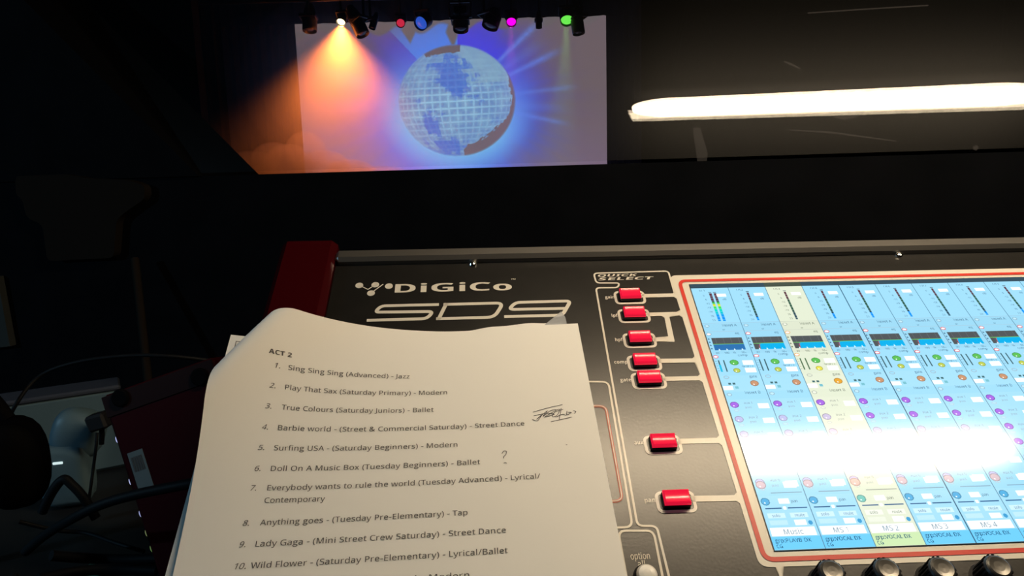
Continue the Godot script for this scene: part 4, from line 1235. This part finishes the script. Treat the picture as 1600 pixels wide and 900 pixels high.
	obj("strain_relief", tube_mesh(PackedVector3Array([Vector3(0, -0.006, 0), Vector3(-0.002, -0.012, 0), Vector3(-0.005, -0.02, 0.001)]), 0.0022), M.rubber, pl)
	# ear cup of a headset lying at the edge
	var hc := Vector3(-0.401, 1.0322, -0.56)
	var hp := thing("headphones", Transform3D(Basis(Vector3.UP, 0.4), hc), "black padded headphones at the far left edge before the socket box", "headphones")
	obj("ear_cup", pebble_mesh(Vector3(0.05, 0.076, 0.03), 2.6), mat(0.002, 0.002, 0.003, 0.85, 0.0, 0.1), hp)
	obj("cushion", pebble_mesh(Vector3(0.043, 0.068, 0.03), 2.3, Transform3D(Basis.IDENTITY, Vector3(0, 0, 0.012))), M.rubber, hp)
	obj("headband", tube_mesh(PackedVector3Array([Vector3(0, 0.035, 0), Vector3(-0.02, 0.06, -0.01), Vector3(-0.07, 0.07, -0.02), Vector3(-0.12, 0.05, -0.02), Vector3(-0.13, 0.0, -0.02), Vector3(-0.13, -0.08, -0.02)]), 0.006), M.rubber, hp)

	# cables
	var runs := [
		["thin black cable arching from the headphones over the red box", 0.0016, [Vector3(-0.4217, 1.0479, -0.58), Vector3(-0.4072, 1.0736, -0.58), Vector3(-0.3982, 1.0914, -0.6), Vector3(-0.3657, 1.1026, -0.6), Vector3(-0.3224, 1.1069, -0.6), Vector3(-0.2851, 1.1052, -0.6), Vector3(-0.2509, 1.094, -0.62)]],
		["thick black cable crossing before the red box", 0.0034, [Vector3(-0.3589, 0.987, -0.5), Vector3(-0.3375, 1.0036, -0.49), Vector3(-0.304, 1.0251, -0.47), Vector3(-0.2751, 1.0401, -0.46), Vector3(-0.2484, 1.0487, -0.455), Vector3(-0.2141, 1.0565, -0.45), Vector3(-0.1973, 1.0591, -0.45)]],
		["thin black cable looping at the white adapter's lower right", 0.0014, [Vector3(-0.3913, 1.0198, -0.66), Vector3(-0.3913, 1.0067, -0.655), Vector3(-0.3958, 0.988, -0.655), Vector3(-0.3974, 0.9713, -0.65), Vector3(-0.402, 0.9525, -0.65)]],
		["black cable bent in an arch before the white adapter", 0.0042, [Vector3(-0.4321, 0.9567, -0.63), Vector3(-0.4203, 0.9761, -0.63), Vector3(-0.4091, 0.9873, -0.63), Vector3(-0.4017, 0.9816, -0.63), Vector3(-0.3928, 0.9691, -0.63), Vector3(-0.3841, 0.9491, -0.63)]],
		["thin grey cable running along the desk below the thick one", 0.0016, [Vector3(-0.382, 0.996, -0.53), Vector3(-0.3603, 0.9829, -0.54), Vector3(-0.3413, 0.9776, -0.545), Vector3(-0.3107, 0.9765, -0.53), Vector3(-0.284, 0.9738, -0.52)]],
		["lowest black cable on the desk at the bottom left", 0.004, [Vector3(-0.3524, 0.9652, -0.5), Vector3(-0.3366, 0.9592, -0.52), Vector3(-0.3132, 0.9548, -0.53), Vector3(-0.2812, 0.9523, -0.53)]],
		["black cable on the desk just below the green tag", 0.004, [Vector3(-0.3611, 0.9675, -0.53), Vector3(-0.3463, 0.9565, -0.545), Vector3(-0.319, 0.9518, -0.55), Vector3(-0.2856, 0.9519, -0.55)]]]
	for q in runs:
		var pts := PackedVector3Array()
		for p in q[2]: pts.append(Vector3(p.x, maxf(p.y, 0.937 + q[1]), p.z))
		tag(obj("cable", tube_mesh(pts, q[1]), M.cable), q[0], "cable")
	var gp := Vector3(-0.3421, 0.9619, -0.555)
	gp.y = 0.9375
	var gt := thing("cable_tag", Transform3D(Basis(Vector3.UP, -0.2), gp), "green plastic tag among the cables at the bottom left", "tag")
	obj("tag_plate", pebble_mesh(Vector3(0.02, 0.006, 0.018), 4.0, Transform3D(Basis.IDENTITY, Vector3(0, 0.004, 0))), mat(0.06, 0.2, 0.13, 0.5), gt)
	var wp := Vector3(-0.3892, 0.9801, -0.52)
	wp.y = 0.9375
	var wt := thing("connector", Transform3D(Basis(Vector3.UP, 0.5), wp), "grey white connector at the lower left edge", "connector")
	obj("connector_body", pebble_mesh(Vector3(0.014, 0.012, 0.034), 4.0, Transform3D(Basis.IDENTITY, Vector3(0, 0.006, 0))), M.dimmed_white_plastic, wt)
	obj("connector_collar", lathe_mesh(PackedVector2Array([Vector2(0, -0.004), Vector2(0.0045, -0.004), Vector2(0.0045, 0.004), Vector2(0, 0.004)]), 16, Transform3D(Basis(Vector3.RIGHT, PI / 2), Vector3(0, 0.006, -0.02))), M.black_plastic, wt)

	# things on the dark wall
	var fr := wall_frame(0.0)
	var inv := fr.affine_inverse()
	var poly := PackedVector2Array()
	for p in [Vector3(-0.5671, 1.2608, -0.8652), Vector3(-0.5008, 1.2612, -0.851), Vector3(-0.4709, 1.2553, -0.8446), Vector3(-0.4225, 1.2526, -0.8342), Vector3(-0.4017, 1.2458, -0.8298), Vector3(-0.4034, 1.2316, -0.8301), Vector3(-0.4258, 1.2192, -0.8349), Vector3(-0.4416, 1.2093, -0.8383), Vector3(-0.4504, 1.1656, -0.8402), Vector3(-0.5387, 1.1621, -0.8591), Vector3(-0.5385, 1.2048, -0.8591), Vector3(-0.5589, 1.2126, -0.8634), Vector3(-0.5609, 1.2334, -0.8639), Vector3(-0.5687, 1.2395, -0.8655)]:
		var q: Vector3 = inv * p
		poly.append(Vector2(q.x, q.y))
	tag(obj("wall_board", prism_mesh(round_corners(poly, 0.008, true), 0.001, 0.012, wall_prism(0.0)), mat(0.012, 0.0095, 0.008, 0.9, 0.0, 0.1)), "dark brown T shaped board on the black wall at the left", "board")
	var p0 := Vector3(-0.4202, 1.1657, -0.8194)
	var p1 := Vector3(-0.4027, 1.0836, -0.785)
	tag(obj("wooden_batten", tube_mesh(PackedVector3Array([p0, (p0 + p1) / 2, p1, p1 + (p1 - p0) * 1.3]), 0.0045, 6), mat(0.014, 0.011, 0.009, 0.8, 0.0, 0.1)), "thin dark brown batten leaning on the wall below the T shaped board", "batten")
	var g := PackedVector2Array()
	for p in [Vector3(-0.648, 1.1446, -0.8825), Vector3(-0.612, 1.1431, -0.8748), Vector3(-0.6074, 1.0583, -0.8738), Vector3(-0.6635, 1.0523, -0.8858)]:
		var q: Vector3 = inv * p
		g.append(Vector2(q.x, q.y))
	tag(obj("wall_plate", prism_mesh(g, 0.001, 0.01, wall_prism(0.0)), mat(0.035, 0.038, 0.035, 0.8, 0.0, 0.2)), "grey green plate cut by the left edge of the view", "plate")

	# added blue fill lamp, unseen behind the operator, cools the left desk
	var rl := thing("fill_lamp", Transform3D(Basis.IDENTITY, Vector3(-1.56, 1.55, 0.15)), "added unseen blue fill lamp on the booth's left wall", "lamp")
	obj("back_plate", box_mesh(Vector3(0.012, 0.1, 0.07), 0.003, Vector3(-0.034, 0, 0)), M.black_metal, rl)
	obj("bulb", pebble_mesh(Vector3(0.05, 0.05, 0.05), 2.0), lens_mat(0.45, 0.75, 1.0, 1.5), rl)
	var o := OmniLight3D.new()
	o.name = "fill_lamp_glow"
	o.light_color = Color(0.38, 0.74, 1.0).linear_to_srgb()
	o.light_energy = 0.42
	o.light_size = 0.02
	o.omni_range = 12.0
	o.omni_attenuation = 2.0
	o.shadow_enabled = true
	rl.add_child(o)
